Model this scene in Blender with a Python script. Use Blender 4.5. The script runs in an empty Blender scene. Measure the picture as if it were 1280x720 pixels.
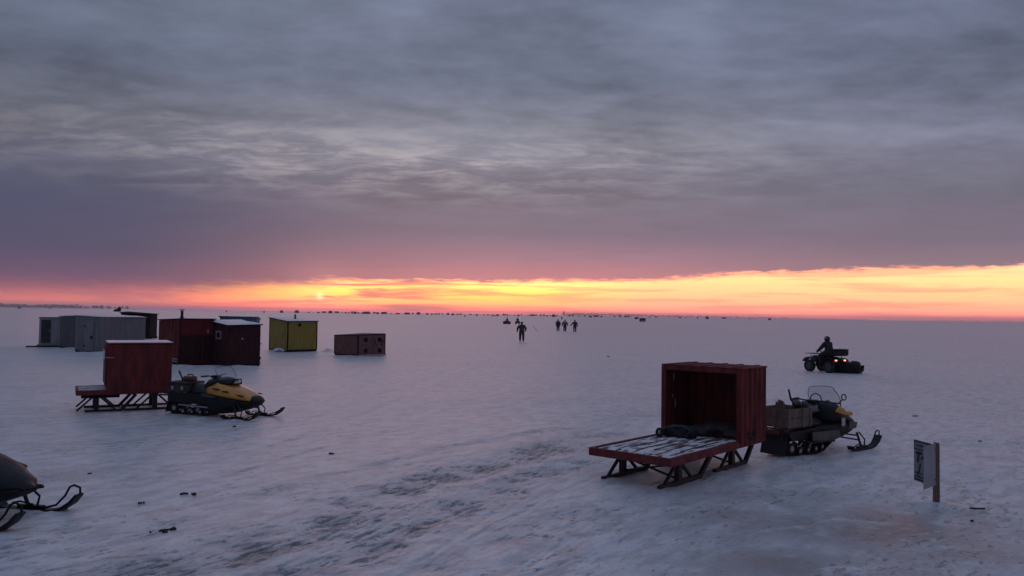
import bpy, math, random
import numpy as np
from mathutils import Vector, Matrix

random.seed(7)
rng = np.random.default_rng(11)
R = math.radians
scn = bpy.context.scene
COL = scn.collection

# ------------------------------------------------------------------ camera model
CAM_H, FPX = 2.5, 1000.0
PITCH, ROLL = math.atan(33.0 / 1000.0), 0.0148
_f = Vector((0, math.cos(PITCH), math.sin(PITCH)))
_r0, _u0 = Vector((1, 0, 0)), Vector((0, -math.sin(PITCH), math.cos(PITCH)))
CR = _r0 * math.cos(ROLL) + _u0 * math.sin(ROLL)
CU = -_r0 * math.sin(ROLL) + _u0 * math.cos(ROLL)


def ray(px, py):
    return _f + CR * ((px - 640) / FPX) + CU * ((360 - py) / FPX)


def at(px, py, z=0.0):
    d = ray(px, py)
    t = (z - CAM_H) / d.z
    return Vector((d.x * t, d.y * t, z))


def at_d(px, dist):
    d = ray(px, 393 + 0.0148 * (px - 640))
    return Vector((d.x / d.y * dist, dist, 0))


def lin(c):
    out = []
    for v in c:
        v = v / 255.0
        out.append(v / 12.92 if v <= 0.04045 else ((v + 0.055) / 1.055) ** 2.4)
    return tuple(out) + (1.0,)


# ------------------------------------------------------------------ numpy noise
_perm = rng.permutation(256)
_perm = np.concatenate([_perm, _perm, _perm])
_g = rng.uniform(0, 2 * np.pi, 256)
_gx, _gy = np.cos(_g), np.sin(_g)


def perlin(x, y):
    xi, yi = np.floor(x).astype(np.int64), np.floor(y).astype(np.int64)
    xf, yf = x - xi, y - yi
    xi &= 255
    yi &= 255
    u, v = xf * xf * xf * (xf * (xf * 6 - 15) + 10), yf * yf * yf * (yf * (yf * 6 - 15) + 10)

    def g(ix, iy, dx, dy):
        h = _perm[_perm[ix] + iy]
        return _gx[h] * dx + _gy[h] * dy
    a, b = g(xi, yi, xf, yf), g(xi + 1, yi, xf - 1, yf)
    c, d = g(xi, yi + 1, xf, yf - 1), g(xi + 1, yi + 1, xf - 1, yf - 1)
    return (a * (1 - u) + b * u) * (1 - v) + (c * (1 - u) + d * u) * v


def fbm(x, y, o=4, gain=0.5):
    s, a = 0, 1.0
    for k in range(o):
        s = s + a * perlin(x * 2 ** k + 17.3 * k, y * 2 ** k - 9.1 * k)
        a *= gain
    return s


# ------------------------------------------------------------------ materials
def nmath(nt, op, a, b=None, c=None, clamp=False):
    n = nt.nodes.new('ShaderNodeMath')
    n.operation = op
    n.use_clamp = clamp
    for i, v in enumerate((a, b, c)):
        if v is None:
            continue
        if isinstance(v, (int, float)):
            n.inputs[i].default_value = v
        else:
            nt.links.new(v, n.inputs[i])
    return n.outputs[0]


def nmix(nt, f, a, b, mode='MIX', clampf=True):
    n = nt.nodes.new('ShaderNodeMix')
    n.data_type = 'RGBA'
    n.blend_type = mode
    n.clamp_factor = clampf
    for i, v in ((0, f), (6, a), (7, b)):
        if isinstance(v, (int, float)):
            n.inputs[i].default_value = v
        elif isinstance(v, tuple):
            n.inputs[i].default_value = v
        else:
            nt.links.new(v, n.inputs[i])
    return n.outputs[2]


def nnoise(nt, vec, scale, detail=4, rough=0.55, dist=0.0):
    n = nt.nodes.new('ShaderNodeTexNoise')
    n.inputs['Scale'].default_value = scale
    n.inputs['Detail'].default_value = detail
    n.inputs['Roughness'].default_value = rough
    n.inputs['Distortion'].default_value = dist
    if vec is not None:
        nt.links.new(vec, n.inputs['Vector'])
    return n.outputs['Fac']


def nmap(nt, vec, scale=(1, 1, 1), rot=(0, 0, 0), loc=(0, 0, 0)):
    n = nt.nodes.new('ShaderNodeMapping')
    n.inputs['Scale'].default_value = scale
    n.inputs['Rotation'].default_value = rot
    n.inputs['Location'].default_value = loc
    nt.links.new(vec, n.inputs['Vector'])
    return n.outputs[0]


def ndir(nt, vec, angle, along, across, loc=(0, 0, 0)):
    # noise space stretched along a heading: features `along` metres long and `across` metres wide
    n = nt.nodes.new('ShaderNodeMapping')
    n.vector_type = 'TEXTURE'
    n.inputs['Rotation'].default_value = (0, 0, R(angle))
    n.inputs['Scale'].default_value = (along, across, 1)
    n.inputs['Location'].default_value = loc
    nt.links.new(vec, n.inputs['Vector'])
    return n.outputs[0]


def nrange(nt, v, a, b, c=0.0, d=1.0, smooth=True):
    n = nt.nodes.new('ShaderNodeMapRange')
    n.interpolation_type = 'SMOOTHSTEP' if smooth else 'LINEAR'
    for i, q in enumerate((v, a, b, c, d)):
        if isinstance(q, (int, float)):
            n.inputs[i].default_value = q
        else:
            nt.links.new(q, n.inputs[i])
    return n.outputs[0]


def nramp(nt, v, stops, interp='LINEAR'):
    n = nt.nodes.new('ShaderNodeValToRGB')
    n.color_ramp.interpolation = interp
    el = n.color_ramp.elements
    while len(el) < len(stops):
        el.new(0.5)
    for e, (p, c) in zip(el, stops):
        e.position = p
        e.color = c if isinstance(c, tuple) else (c, c, c, 1)
    nt.links.new(v, n.inputs[0])
    return n.outputs[0]


def new_mat(name):
    m = bpy.data.materials.new(name)
    m.use_nodes = True
    nt = m.node_tree
    return m, nt, nt.nodes['Principled BSDF']


def paint(name, col, col2=None, rough=0.5, scale=6.0, bump=0.15, metal=0.0, stretch=(1, 1, 1), spec=0.5,
          snow=0.0, grain=40.0, coat=0.0):
    """A weathered surface: two tones mixed by noise, fine grain, optional frost dusting on upward faces."""
    m, nt, b = new_mat(name)
    tc = nt.nodes.new('ShaderNodeTexCoord').outputs['Object']
    v = nmap(nt, tc, stretch)
    n1 = nnoise(nt, v, scale, 6, 0.62)
    n2 = nnoise(nt, v, grain, 3, 0.6)
    col2 = col2 or tuple(c * 0.6 for c in col)
    f = nrange(nt, n1, 0.36, 0.66)
    c = nmix(nt, f, tuple(col) + (1,), tuple(col2) + (1,))
    c = nmix(nt, 0.25, c, nramp(nt, n2, [(0.3, 0.55), (0.7, 1.0)]), 'MULTIPLY')
    if snow > 0:
        geo = nt.nodes.new('ShaderNodeNewGeometry')
        sx = nt.nodes.new('ShaderNodeSeparateXYZ')
        nt.links.new(geo.outputs['Normal'], sx.inputs[0])
        up = nrange(nt, sx.outputs[2], 0.55, 0.9)
        sn = nnoise(nt, v, 4.0, 6, 0.7)
        k = nmath(nt, 'MULTIPLY', up, nrange(nt, sn, 0.62 - 0.3 * snow, 0.72 - 0.3 * snow))
        c = nmix(nt, k, c, (0.72, 0.75, 0.8, 1))
    nt.links.new(c, b.inputs['Base Color'])
    b.inputs['Metallic'].default_value = metal
    b.inputs['Specular IOR Level'].default_value = spec
    b.inputs['Coat Weight'].default_value = coat
    nt.links.new(nrange(nt, n1, 0.3, 0.7, max(0.05, rough - 0.12), min(1, rough + 0.12)), b.inputs['Roughness'])
    if bump:
        bp = nt.nodes.new('ShaderNodeBump')
        bp.inputs['Strength'].default_value = bump
        bp.inputs['Distance'].default_value = 0.01
        nt.links.new(n2, bp.inputs['Height'])
        nt.links.new(bp.outputs[0], b.inputs['Normal'])
    return m


M = {}
M['red_box'] = paint('red_board', (0.215, 0.036, 0.035), (0.105, 0.026, 0.027), 0.7, 2.4, 0.4, stretch=(3, 3, .6), spec=0.2)
M['red_deck'] = paint('red_frame_paint', (0.20, 0.036, 0.036), (0.13, 0.027, 0.028), 0.65, 6, 0.3, spec=0.25)
M['plank'] = paint('snowy_plank', (0.16, 0.035, 0.038), (0.10, 0.03, 0.03), 0.75, 5, 0.5, stretch=(.5, 2.6, 3), snow=0.62)
M['red_hut'] = paint('red_hut_board', (0.17, 0.022, 0.024), (0.13, 0.018, 0.02), 0.75, 3.0, 0.3, stretch=(3, 3, .5), spec=0.2)
M['dark_red'] = paint('dark_red_board', (0.052, 0.013, 0.017), (0.034, 0.010, 0.013), 0.8, 3.0, 0.3, stretch=(3, 3, .5), spec=0.2)
M['maroon'] = paint('maroon_board', (0.062, 0.018, 0.022), (0.044, 0.013, 0.016), 0.8, 3.0, 0.3, stretch=(3, 3, .5), spec=0.2)
M['yellow_hut'] = paint('olive_yellow_board', (0.34, 0.25, 0.04), (0.27, 0.195, 0.03), 0.65, 2.5, 0.25, stretch=(3, 3, .5))
M['grey_metal'] = paint('grey_sheet', (0.20, 0.19, 0.205), (0.165, 0.16, 0.17), 0.5, 2.0, 0.1, stretch=(3, 3, .4))
M['dark_grey_metal'] = paint('dull_sheet', (0.11, 0.108, 0.118), (0.09, 0.088, 0.096), 0.5, 2.0, 0.1, stretch=(3, 3, .4))
M['white_sheet'] = paint('white_sheet', (0.36, 0.36, 0.385), (0.30, 0.30, 0.32), 0.5, 2.0, 0.1, stretch=(3, 3, .4))
M['blue'] = paint('blue_sheet', (0.12, 0.23, 0.34), (0.10, 0.19, 0.29), 0.5, 2.0, 0.1)
M['black_wood'] = paint('black_board', (0.016, 0.015, 0.019), (0.011, 0.011, 0.014), 0.95, 4, 0.3, spec=0.1)
M['crate_wood'] = paint('brown_board', (0.27, 0.10, 0.08), (0.13, 0.055, 0.05), 0.8, 4, 0.5, stretch=(.7, .7, 5))
M['crate_panel'] = paint('brown_panel', (0.20, 0.085, 0.08), (0.14, 0.065, 0.065), 0.75, 4, 0.3)
M['pale_wood'] = paint('pale_wood', (0.22, 0.15, 0.12), (0.14, 0.095, 0.08), 0.8, 4, 0.5, stretch=(3, 3, .5))
M['post_wood'] = paint('post_wood', (0.24, 0.145, 0.11), (0.16, 0.10, 0.08), 0.85, 7, 0.6, stretch=(4, 4, .5))
M['steel'] = paint('dark_steel', (0.03, 0.03, 0.036), (0.055, 0.035, 0.03), 0.5, 8, 0.2, metal=0.6)
M['pipe'] = paint('sooty_pipe', (0.02, 0.02, 0.022), (0.04, 0.028, 0.022), 0.6, 8, 0.2, metal=0.5)
M['alu'] = paint('aluminium', (0.42, 0.42, 0.45), (0.3, 0.3, 0.32), 0.35, 10, 0.1, metal=0.8)
M['black'] = paint('black_plastic', (0.010, 0.010, 0.013), (0.015, 0.015, 0.018), 0.5, 6, 0.1, spec=0.25)
M['gloss_black'] = paint('glossy_black', (0.012, 0.013, 0.018), (0.018, 0.018, 0.022), 0.5, 4, 0.03, spec=0.2)
M['rubber'] = paint('black_rubber', (0.014, 0.014, 0.016), (0.03, 0.03, 0.034), 0.8, 14, 0.4)
M['seat'] = paint('black_vinyl', (0.016, 0.016, 0.019), (0.024, 0.023, 0.026), 0.5, 5, 0.15)
M['hood_yellow'] = paint('yellow_gloss', (0.68, 0.28, 0.02), (0.58, 0.23, 0.02), 0.3, 3, 0.03, coat=0.5)
M['grey_plastic'] = paint('grey_plastic', (0.07, 0.07, 0.078), (0.05, 0.05, 0.056), 0.45, 5, 0.1)
M['brown_bag'] = paint('brown_canvas', (0.06, 0.045, 0.042), (0.04, 0.03, 0.03), 0.85, 6, 0.6)
M['duffel'] = paint('duffel_canvas', (0.13, 0.105, 0.10), (0.09, 0.075, 0.072), 0.85, 6, 0.6)
M['red_can'] = paint('red_can', (0.17, 0.03, 0.03), (0.11, 0.022, 0.025), 0.5, 6, 0.1)
M['cloth'] = paint('dark_cloth', (0.018, 0.016, 0.022), (0.03, 0.026, 0.034), 0.9, 8, 0.6)
M['cloth_brown'] = paint('maroon_cloth', (0.07, 0.028, 0.034), (0.045, 0.02, 0.026), 0.9, 8, 0.6)
M['cloth_trouser'] = paint('trouser_cloth', (0.014, 0.012, 0.018), (0.022, 0.019, 0.026), 0.9, 8, 0.6)
M['skin'] = paint('skin', (0.35, 0.19, 0.14), (0.3, 0.15, 0.11), 0.6, 8, 0.05)
M['pale_cloth'] = paint('pale_cloth', (0.4, 0.38, 0.4), (0.3, 0.29, 0.3), 0.9, 8, 0.3)
M['tarp'] = paint('dark_tarp', (0.05, 0.03, 0.034), (0.03, 0.02, 0.024), 0.7, 5, 0.5)
M['board_grey'] = paint('sign_back', (0.33, 0.355, 0.39), (0.28, 0.30, 0.34), 0.5, 3, 0.05)
M['board_white'] = paint('sign_face', (0.26, 0.285, 0.33), (0.19, 0.21, 0.25), 0.5, 9, 0.05)
M['ink'] = paint('sign_ink', (0.01, 0.012, 0.02), (0.014, 0.016, 0.026), 0.5, 9, 0.0)
M['window_dark'] = paint('dark_pane', (0.012, 0.014, 0.018), (0.016, 0.018, 0.022), 0.12, 3, 0.0)
M['frame_white'] = paint('white_frame', (0.42, 0.38, 0.39), (0.34, 0.3, 0.31), 0.6, 6, 0.1)
M['far_tree'] = paint('far_tree', (0.035, 0.04, 0.03), (0.05, 0.045, 0.035), 0.9, 0.3, 0.0)
M['trunk'] = paint('bark', (0.06, 0.045, 0.035), (0.04, 0.03, 0.025), 0.9, 3, 0.3)
M['debris'] = paint('debris_wood', (0.03, 0.024, 0.024), (0.06, 0.045, 0.035), 0.85, 20, 0.4)


def emit_mat(name, col, strength):
    m, nt, b = new_mat(name)
    b.inputs['Base Color'].default_value = (0.5, 0.05, 0.02, 1)
    b.inputs['Emission Color'].default_value = col
    b.inputs['Emission Strength'].default_value = strength
    return m


M['tail'] = emit_mat('lit_tail_lamp', (1.0, 0.10, 0.03, 1), 1.6)
M['tail_hot'] = emit_mat('lit_tail_bulb', (1.0, 0.40, 0.20, 1), 3.5)


def glass_mat(name, tint, alpha):
    m, nt, b = new_mat(name)
    b.inputs['Base Color'].default_value = tint
    b.inputs['Roughness'].default_value = 0.12
    b.inputs['Alpha'].default_value = alpha
    return m


M['shield'] = glass_mat('clear_windshield', (0.4, 0.4, 0.43, 1), 0.13)
M['lens'] = paint('lamp_lens', (0.45, 0.45, 0.47), (0.36, 0.36, 0.38), 0.1, 5, 0.0, coat=1.0)


def snow_material(name, ground=False):
    m, nt, b = new_mat(name)
    tc = nt.nodes.new('ShaderNodeTexCoord').outputs['Object']
    fine = nnoise(nt, tc, 22.0, 5, 0.65)
    med = nnoise(nt, tc, 2.3, 6, 0.6)
    base, blue = (0.80, 0.825, 0.87, 1), (0.70, 0.73, 0.80, 1)
    c = nmix(nt, nrange(nt, med, 0.35, 0.7), base, blue)
    c = nmix(nt, nrange(nt, fine, 0.50, 0.70, 0, 0.42), c, (0.40, 0.41, 0.45, 1))
    h = nmath(nt, 'ADD', nmath(nt, 'MULTIPLY', fine, 0.35), med)
    if ground:
        # wind-packed bands and drifts far out, lying across the view
        w = nnoise(nt, nmap(nt, tc, (0.010, 0.055, 1), (0, 0, R(-2))), 1.0, 7, 0.62, 0.4)
        c = nmix(nt, nrange(nt, w, 0.50, 0.66, 0, 0.30), c, (0.52, 0.535, 0.59, 1))
        w2 = nnoise(nt, nmap(nt, tc, (0.10, 0.42, 1), (0, 0, R(9))), 1.0, 7, 0.65, 0.6)
        c = nmix(nt, nrange(nt, w2, 0.50, 0.70, 0, 0.32), c, (0.50, 0.51, 0.56, 1))
        # churned tracks: grey-brown grit in the ruts, stretched along the direction of travel
        at1 = nt.nodes.new('ShaderNodeAttribute')
        at1.attribute_name = 'churn'
        churn = at1.outputs['Fac']
        g1 = nnoise(nt, ndir(nt, tc, 58, .26, .10), 1.0, 7, 0.70, 0.2)
        g2 = nnoise(nt, ndir(nt, tc, 58, 2.4, .45), 1.0, 6, 0.6, 0.3)
        gk = nmath(nt, 'ADD', nmath(nt, 'MULTIPLY', g1, 0.6), nmath(nt, 'MULTIPLY', g2, 0.55))
        lo = nmath(nt, 'SUBTRACT', 0.80, nmath(nt, 'MULTIPLY', churn, 0.27))
        k = nrange(nt, nmath(nt, 'SUBTRACT', gk, lo), 0.0, 0.06)
        k = nmath(nt, 'MULTIPLY', k, nrange(nt, churn, 0.02, 0.35))
        c = nmix(nt, nmath(nt, 'MULTIPLY', k, 0.85), c, (0.13, 0.095, 0.095, 1))
        c = nmix(nt, nmath(nt, 'MULTIPLY', churn, 0.45), c, (0.33, 0.30, 0.325, 1))
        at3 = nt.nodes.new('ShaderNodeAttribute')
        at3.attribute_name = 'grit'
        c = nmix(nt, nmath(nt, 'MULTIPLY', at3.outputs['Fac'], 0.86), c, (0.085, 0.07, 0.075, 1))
        # bare, dirty ice on the right
        at2 = nt.nodes.new('ShaderNodeAttribute')
        at2.attribute_name = 'slush'
        slush = at2.outputs['Fac']
        s1 = nnoise(nt, ndir(nt, tc, 25, .9, .5), 1.0, 8, 0.68, 0.5)
        k2 = nmath(nt, 'MULTIPLY', slush, nrange(nt, s1, 0.28, 0.54))
        c = nmix(nt, nmath(nt, 'MULTIPLY', k2, 0.92), c, (0.21, 0.185, 0.175, 1))
        s2 = nnoise(nt, tc, 5.5, 6, 0.75)
        c = nmix(nt, nmath(nt, 'MULTIPLY', slush, nrange(nt, s2, 0.54, 0.66, 0, 0.55)), c, (0.17, 0.15, 0.155, 1))
        # scattered pits: dirt, plus their weak shade painted dark into the colour
        sp = nnoise(nt, ndir(nt, tc, 48, .22, .10), 1.0, 4, 0.68)
        zone = nnoise(nt, ndir(nt, tc, 50, 3.2, 1.8, (3, 8, 0)), 1.0, 4, 0.6)
        th_ = nrange(nt, zone, 0.36, 0.64, 0.66, 0.53, False)
        spk = nrange(nt, nmath(nt, 'SUBTRACT', sp, th_), 0.0, 0.07, 0, 0.8)
        c = nmix(nt, spk, c, (0.15, 0.145, 0.16, 1))
        pale = nnoise(nt, ndir(nt, tc, 50, .60, .26, (9, 1, 0)), 1.0, 6, 0.7)
        c = nmix(nt, nrange(nt, pale, 0.44, 0.60, 0, 0.62), c, (0.36, 0.365, 0.40, 1))
        h = nmath(nt, 'ADD', h, nmath(nt, 'MULTIPLY', g1, nmath(nt, 'MULTIPLY', churn, 1.2)))
        h = nmath(nt, 'SUBTRACT', h, nmath(nt, 'MULTIPLY', spk, 0.6))
        rough = nmath(nt, 'SUBTRACT', 0.48, nmath(nt, 'MULTIPLY', k2, 0.16))
        nt.links.new(rough, b.inputs['Roughness'])
        # grit and dirt dull the glaze of the crust
        dull = nmath(nt, 'MAXIMUM', nmath(nt, 'MAXIMUM', k2, at3.outputs['Fac']), nmath(nt, 'MULTIPLY', churn, .6))
        nt.links.new(nmath(nt, 'SUBTRACT', 1.0, nmath(nt, 'MULTIPLY', dull, 0.75)), b.inputs['Coat Weight'])
    else:
        b.inputs['Roughness'].default_value = 0.6
    nt.links.new(c, b.inputs['Base Color'])
    b.inputs['Specular IOR Level'].default_value = 0.3
    b.inputs['Sheen Weight'].default_value = 0.5
    b.inputs['Sheen Roughness'].default_value = 0.32
    b.inputs['Coat Weight'].default_value = 1.0
    b.inputs['Coat Roughness'].default_value = 0.44
    b.inputs['Coat IOR'].default_value = 1.33
    bp = nt.nodes.new('ShaderNodeBump')
    bp.inputs['Strength'].default_value = 0.7
    bp.inputs['Distance'].default_value = 0.05
    nt.links.new(h, bp.inputs['Height'])
    nt.links.new(bp.outputs[0], b.inputs['Normal'])
    return m


M['snow'] = snow_material('fresh_snow')
M['ground'] = snow_material('trodden_snow', True)


# ------------------------------------------------------------------ mesh builder
class MB:
    def __init__(self):
        self.v, self.f, self.mi = [], [], []

    def add(self, vs, fs, mi=0):
        o = len(self.v)
        self.v += [tuple(p) for p in vs]
        self.f += [tuple(i + o for i in f) for f in fs]
        self.mi += [mi] * len(fs)
        return self

    def box(self, lo, hi, mi=0, rot=None, piv=None):
        x0, y0, z0 = lo
        x1, y1, z1 = hi
        vs = [Vector(p) for p in ((x0, y0, z0), (x1, y0, z0), (x1, y1, z0), (x0, y1, z0),
                                  (x0, y0, z1), (x1, y0, z1), (x1, y1, z1), (x0, y1, z1))]
        if rot is not None:
            pv = Vector(piv) if piv else (Vector(lo) + Vector(hi)) / 2
            vs = [rot @ (p - pv) + pv for p in vs]
        return self.add(vs, [(0, 3, 2, 1), (4, 5, 6, 7), (0, 1, 5, 4), (1, 2, 6, 5), (2, 3, 7, 6), (3, 0, 4, 7)], mi)

    def hexa(self, vs, mi=0):
        return self.add(vs, [(0, 3, 2, 1), (4, 5, 6, 7), (0, 1, 5, 4), (1, 2, 6, 5), (2, 3, 7, 6), (3, 0, 4, 7)], mi)

    def beam(self, p0, p1, w, h, mi=0, up=(0, 0, 1)):
        p0, p1 = Vector(p0), Vector(p1)
        d = (p1 - p0).normalized()
        s = d.cross(Vector(up))
        if s.length < 1e-4:
            s = d.cross(Vector((1, 0, 0)))
        s.normalize()
        u = s.cross(d)
        q = []
        for p in (p0, p1):
            q += [p - s * w / 2 - u * h / 2, p + s * w / 2 - u * h / 2, p + s * w / 2 + u * h / 2, p - s * w / 2 + u * h / 2]
        return self.add(q, [(0, 1, 2, 3), (7, 6, 5, 4), (0, 4, 5, 1), (1, 5, 6, 2), (2, 6, 7, 3), (3, 7, 4, 0)], mi)

    def tube(self, pts, r, n=8, mi=0, closed=False):
        pts = [Vector(p) for p in pts]
        rs = r if isinstance(r, (list, tuple)) else [r] * len(pts)
        vs, fs = [], []
        prev = None
        for i, p in enumerate(pts):
            a = pts[(i - 1) % len(pts)] if (i > 0 or closed) else p
            b = pts[(i + 1) % len(pts)] if (i < len(pts) - 1 or closed) else p
            t = (b - a).normalized()
            if prev is None:
                s = t.cross(Vector((0, 0, 1)))
                if s.length < 1e-3:
                    s = t.cross(Vector((0, 1, 0)))
            else:
                s = prev - t * prev.dot(t)
            s.normalize()
            prev = s
            u = t.cross(s)
            for k in range(n):
                an = 2 * math.pi * k / n
                vs.append(p + (s * math.cos(an) + u * math.sin(an)) * rs[i])
        m = len(pts)
        for i in range(m if closed else m - 1):
            j = (i + 1) % m
            for k in range(n):
                l = (k + 1) % n
                fs.append((i * n + k, i * n + l, j * n + l, j * n + k))
        if not closed:
            fs.append(tuple(range(n))[::-1])
            fs.append(tuple((m - 1) * n + k for k in range(n)))
        return self.add(vs, fs, mi)

    def cyl(self, p0, p1, r, n=16, mi=0):
        return self.tube([p0, p1], r, n, mi)

    def prism(self, outline, y0, y1, mi=0):
        """outline in x,z pushed from y0 to y1"""
        n = len(outline)
        vs = [(x, y0, z) for x, z in outline] + [(x, y1, z) for x, z in outline]
        fs = [tuple(range(n)), tuple(range(2 * n - 1, n - 1, -1))]
        for i in range(n):
            j = (i + 1) % n
            fs.append((i, i + n, j + n, j))
        return self.add(vs, fs, mi)

    def loft(self, secs, mi=0):
        """secs: list of (x, [(y,z) half profile from top centre to bottom centre]) mirrored in y"""
        loops = []
        for x, hp in secs:
            lp = [(x, y, z) for y, z in hp]
            lp += [(x, -y, z) for y, z in reversed(hp) if abs(y) > 1e-5]
            loops.append(lp)
        n = len(loops[0])
        vs = [p for lp in loops for p in lp]
        fs = []
        for i in range(len(loops) - 1):
            for k in range(n):
                l = (k + 1) % n
                fs.append((i * n + k, i * n + l, (i + 1) * n + l, (i + 1) * n + k))
        fs.append(tuple(range(n))[::-1])
        fs.append(tuple((len(loops) - 1) * n + k for k in range(n)))
        return self.add(vs, fs, mi)

    def blob(self, c, r, seed=0, amp=0.25, n=12, mi=0):
        c = Vector(c)
        rr = r if isinstance(r, tuple) else (r, r, r)
        rnd = random.Random(seed)
        ph = [rnd.uniform(0, 6.28) for _ in range(6)]
        vs, fs = [], []
        for i in range(n + 1):
            th = math.pi * i / n
            for k in range(2 * n):
                p = math.pi * k / n
                q = 1 + amp * (math.sin(3 * p + ph[0]) * math.sin(2 * th + ph[1]) + 0.6 * math.sin(5 * p + ph[2]) * math.sin(4 * th + ph[3])
                               + 0.4 * math.sin(9 * p + ph[4] + 3 * th)) * math.sin(th)
                vs.append((c.x + rr[0] * q * math.sin(th) * math.cos(p), c.y + rr[1] * q * math.sin(th) * math.sin(p), c.z + rr[2] * q * math.cos(th)))
        for i in range(n):
            for k in range(2 * n):
                l = (k + 1) % (2 * n)
                fs.append((i * 2 * n + k, (i + 1) * 2 * n + k, (i + 1) * 2 * n + l, i * 2 * n + l))
        return self.add(vs, fs, mi)

    def build(self, name, mats, parent=None, bevel=0.0, sub=0, angle=35, smooth=True):
        me = bpy.data.meshes.new(name)
        me.from_pydata(self.v, [], self.f)
        if not isinstance(mats, (list, tuple)):
            mats = [mats]
        for m in mats:
            me.materials.append(m)
        for p, i in zip(me.polygons, self.mi):
            p.material_index = i
        me.validate()
        # consistent outward normals
        import bmesh
        bm = bmesh.new()
        bm.from_mesh(me)
        bmesh.ops.recalc_face_normals(bm, faces=bm.faces)
        bm.to_mesh(me)
        bm.free()
        if smooth:
            me.shade_smooth()
            if not sub:
                me.set_sharp_from_angle(angle=R(angle))
        o = bpy.data.objects.new(name, me)
        COL.objects.link(o)
        if parent is not None:
            o.parent = parent
        if bevel:
            b = o.modifiers.new('edges', 'BEVEL')
            b.width = bevel
            b.segments = 2
            b.limit_method = 'ANGLE'
            b.angle_limit = R(40)
        if sub:
            s = o.modifiers.new('smooth', 'SUBSURF')
            s.levels = s.render_levels = sub
        return o


def tag(o, label=None, cat=None, group=None, kind=None):
    if label:
        o['label'] = label
    if cat:
        o['category'] = cat
    if group:
        o['group'] = group
    if kind:
        o['kind'] = kind
    return o


def thing(name, loc, rz, label, cat, group=None):
    o = bpy.data.objects.new(name, None)
    COL.objects.link(o)
    o.empty_display_size = 0.2
    o.location = loc
    o.rotation_euler = (0, 0, rz)
    return tag(o, label, cat, group)


def dup(root, loc, rz, label, group=None, skip=()):
    r = root.copy()
    COL.objects.link(r)
    r.location, r.rotation_euler = loc, (0, 0, rz)
    r['label'] = label
    if group:
        r['group'] = group
    for ch in list(root.children):
        if ch.name.split('.')[0] in skip:
            continue
        c = ch.copy()
        COL.objects.link(c)
        c.parent = r
        for g in list(ch.children):
            d = g.copy()
            COL.objects.link(d)
            d.parent = c
    return r


# ------------------------------------------------------------------ ground
RUTS = [  # (pixel polyline, half width m, churn, depth)
    ([(120, 740), (330, 680), (520, 612), (640, 572), (760, 545)], 0.75, 1.0, 0.035),
    ([(260, 760), (430, 690), (600, 622), (720, 580)], 0.60, 0.85, 0.03),
    ([(180, 668), (360, 610), (470, 585), (560, 560), (700, 535)], 0.28, 0.55, 0.02),
    ([(440, 760), (600, 690), (740, 640), (900, 590)], 0.45, 0.55, 0.02),
    ([(0, 617), (60, 600), (150, 580)], 0.4, 0.25, 0.02),
    ([(560, 600), (660, 560), (800, 520), (990, 500)], 0.6, 0.6, 0.02),
    ([(1010, 575), (1150, 560), (1290, 556)], 0.35, 0.25, 0.02),
    ([(600, 720), (800, 640), (960, 600), (1100, 580)], 0.4, 0.3, 0.02),
]
RUTS = [([at(*p) for p in pl], w, c, d) for pl, w, c, d in RUTS]
# paired runner and ski lines of single passes
for pl, half, w, c, d in (
        ([(520, 760), (640, 680), (730, 625), (800, 592)], .48, .07, .3, .014),
        ([(-60, 540), (40, 522), (110, 505)], .48, .07, .4, .028),
        ([(-40, 690), (60, 655), (190, 610), (330, 570), (520, 520)], .48, .07, .35, .024),
        ([(300, 560), (420, 520), (560, 470), (640, 432)], .48, .09, .35, .02),
        ([(1290, 520), (1180, 490), (1060, 468)], .42, .16, .4, .02),
        ([(700, 740), (880, 660), (1010, 610), (1200, 580), (1300, 575)], .48, .08, .35, .016),
        ([(860, 540), (900, 500), (930, 470), (1000, 440)], .48, .08, .3, .02),
        ([(380, 760), (500, 680), (600, 620), (740, 560)], .48, .08, .35, .014)):
    q = [at(*p) for p in pl]
    for sgn in (-1, 1):
        o_ = []
        for i, p in enumerate(q):
            t_ = (q[min(i + 1, len(q) - 1)] - q[max(i - 1, 0)]).normalized()
            o_.append(p + Vector((-t_.y, t_.x, 0)) * half * sgn)
        RUTS.append((o_, w, c, d))
SLUSH = [((1080, 660), 2.4, 1.3, 1.0), ((990, 705), 1.5, .8, .9), ((1180, 690), 1.6, .8, .7), ((960, 622), 1.8, .9, .5), ((70, 592), .9, .55, .4)]
SLUSH = [(at(*p), a, b, c) for p, a, b, c in SLUSH]
DRIFTS = []   # (x, y, rx, ry, h) little banks of blown snow, filled in below


def seg_dist(x, y, pl):
    best = np.full(x.shape, 1e9)
    for a, b in zip(pl[:-1], pl[1:]):
        dx, dy = b.x - a.x, b.y - a.y
        t = np.clip(((x - a.x) * dx + (y - a.y) * dy) / (dx * dx + dy * dy), 0, 1)
        d = np.hypot(x - a.x - t * dx, y - a.y - t * dy)
        best = np.minimum(best, d)
    return best


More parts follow.
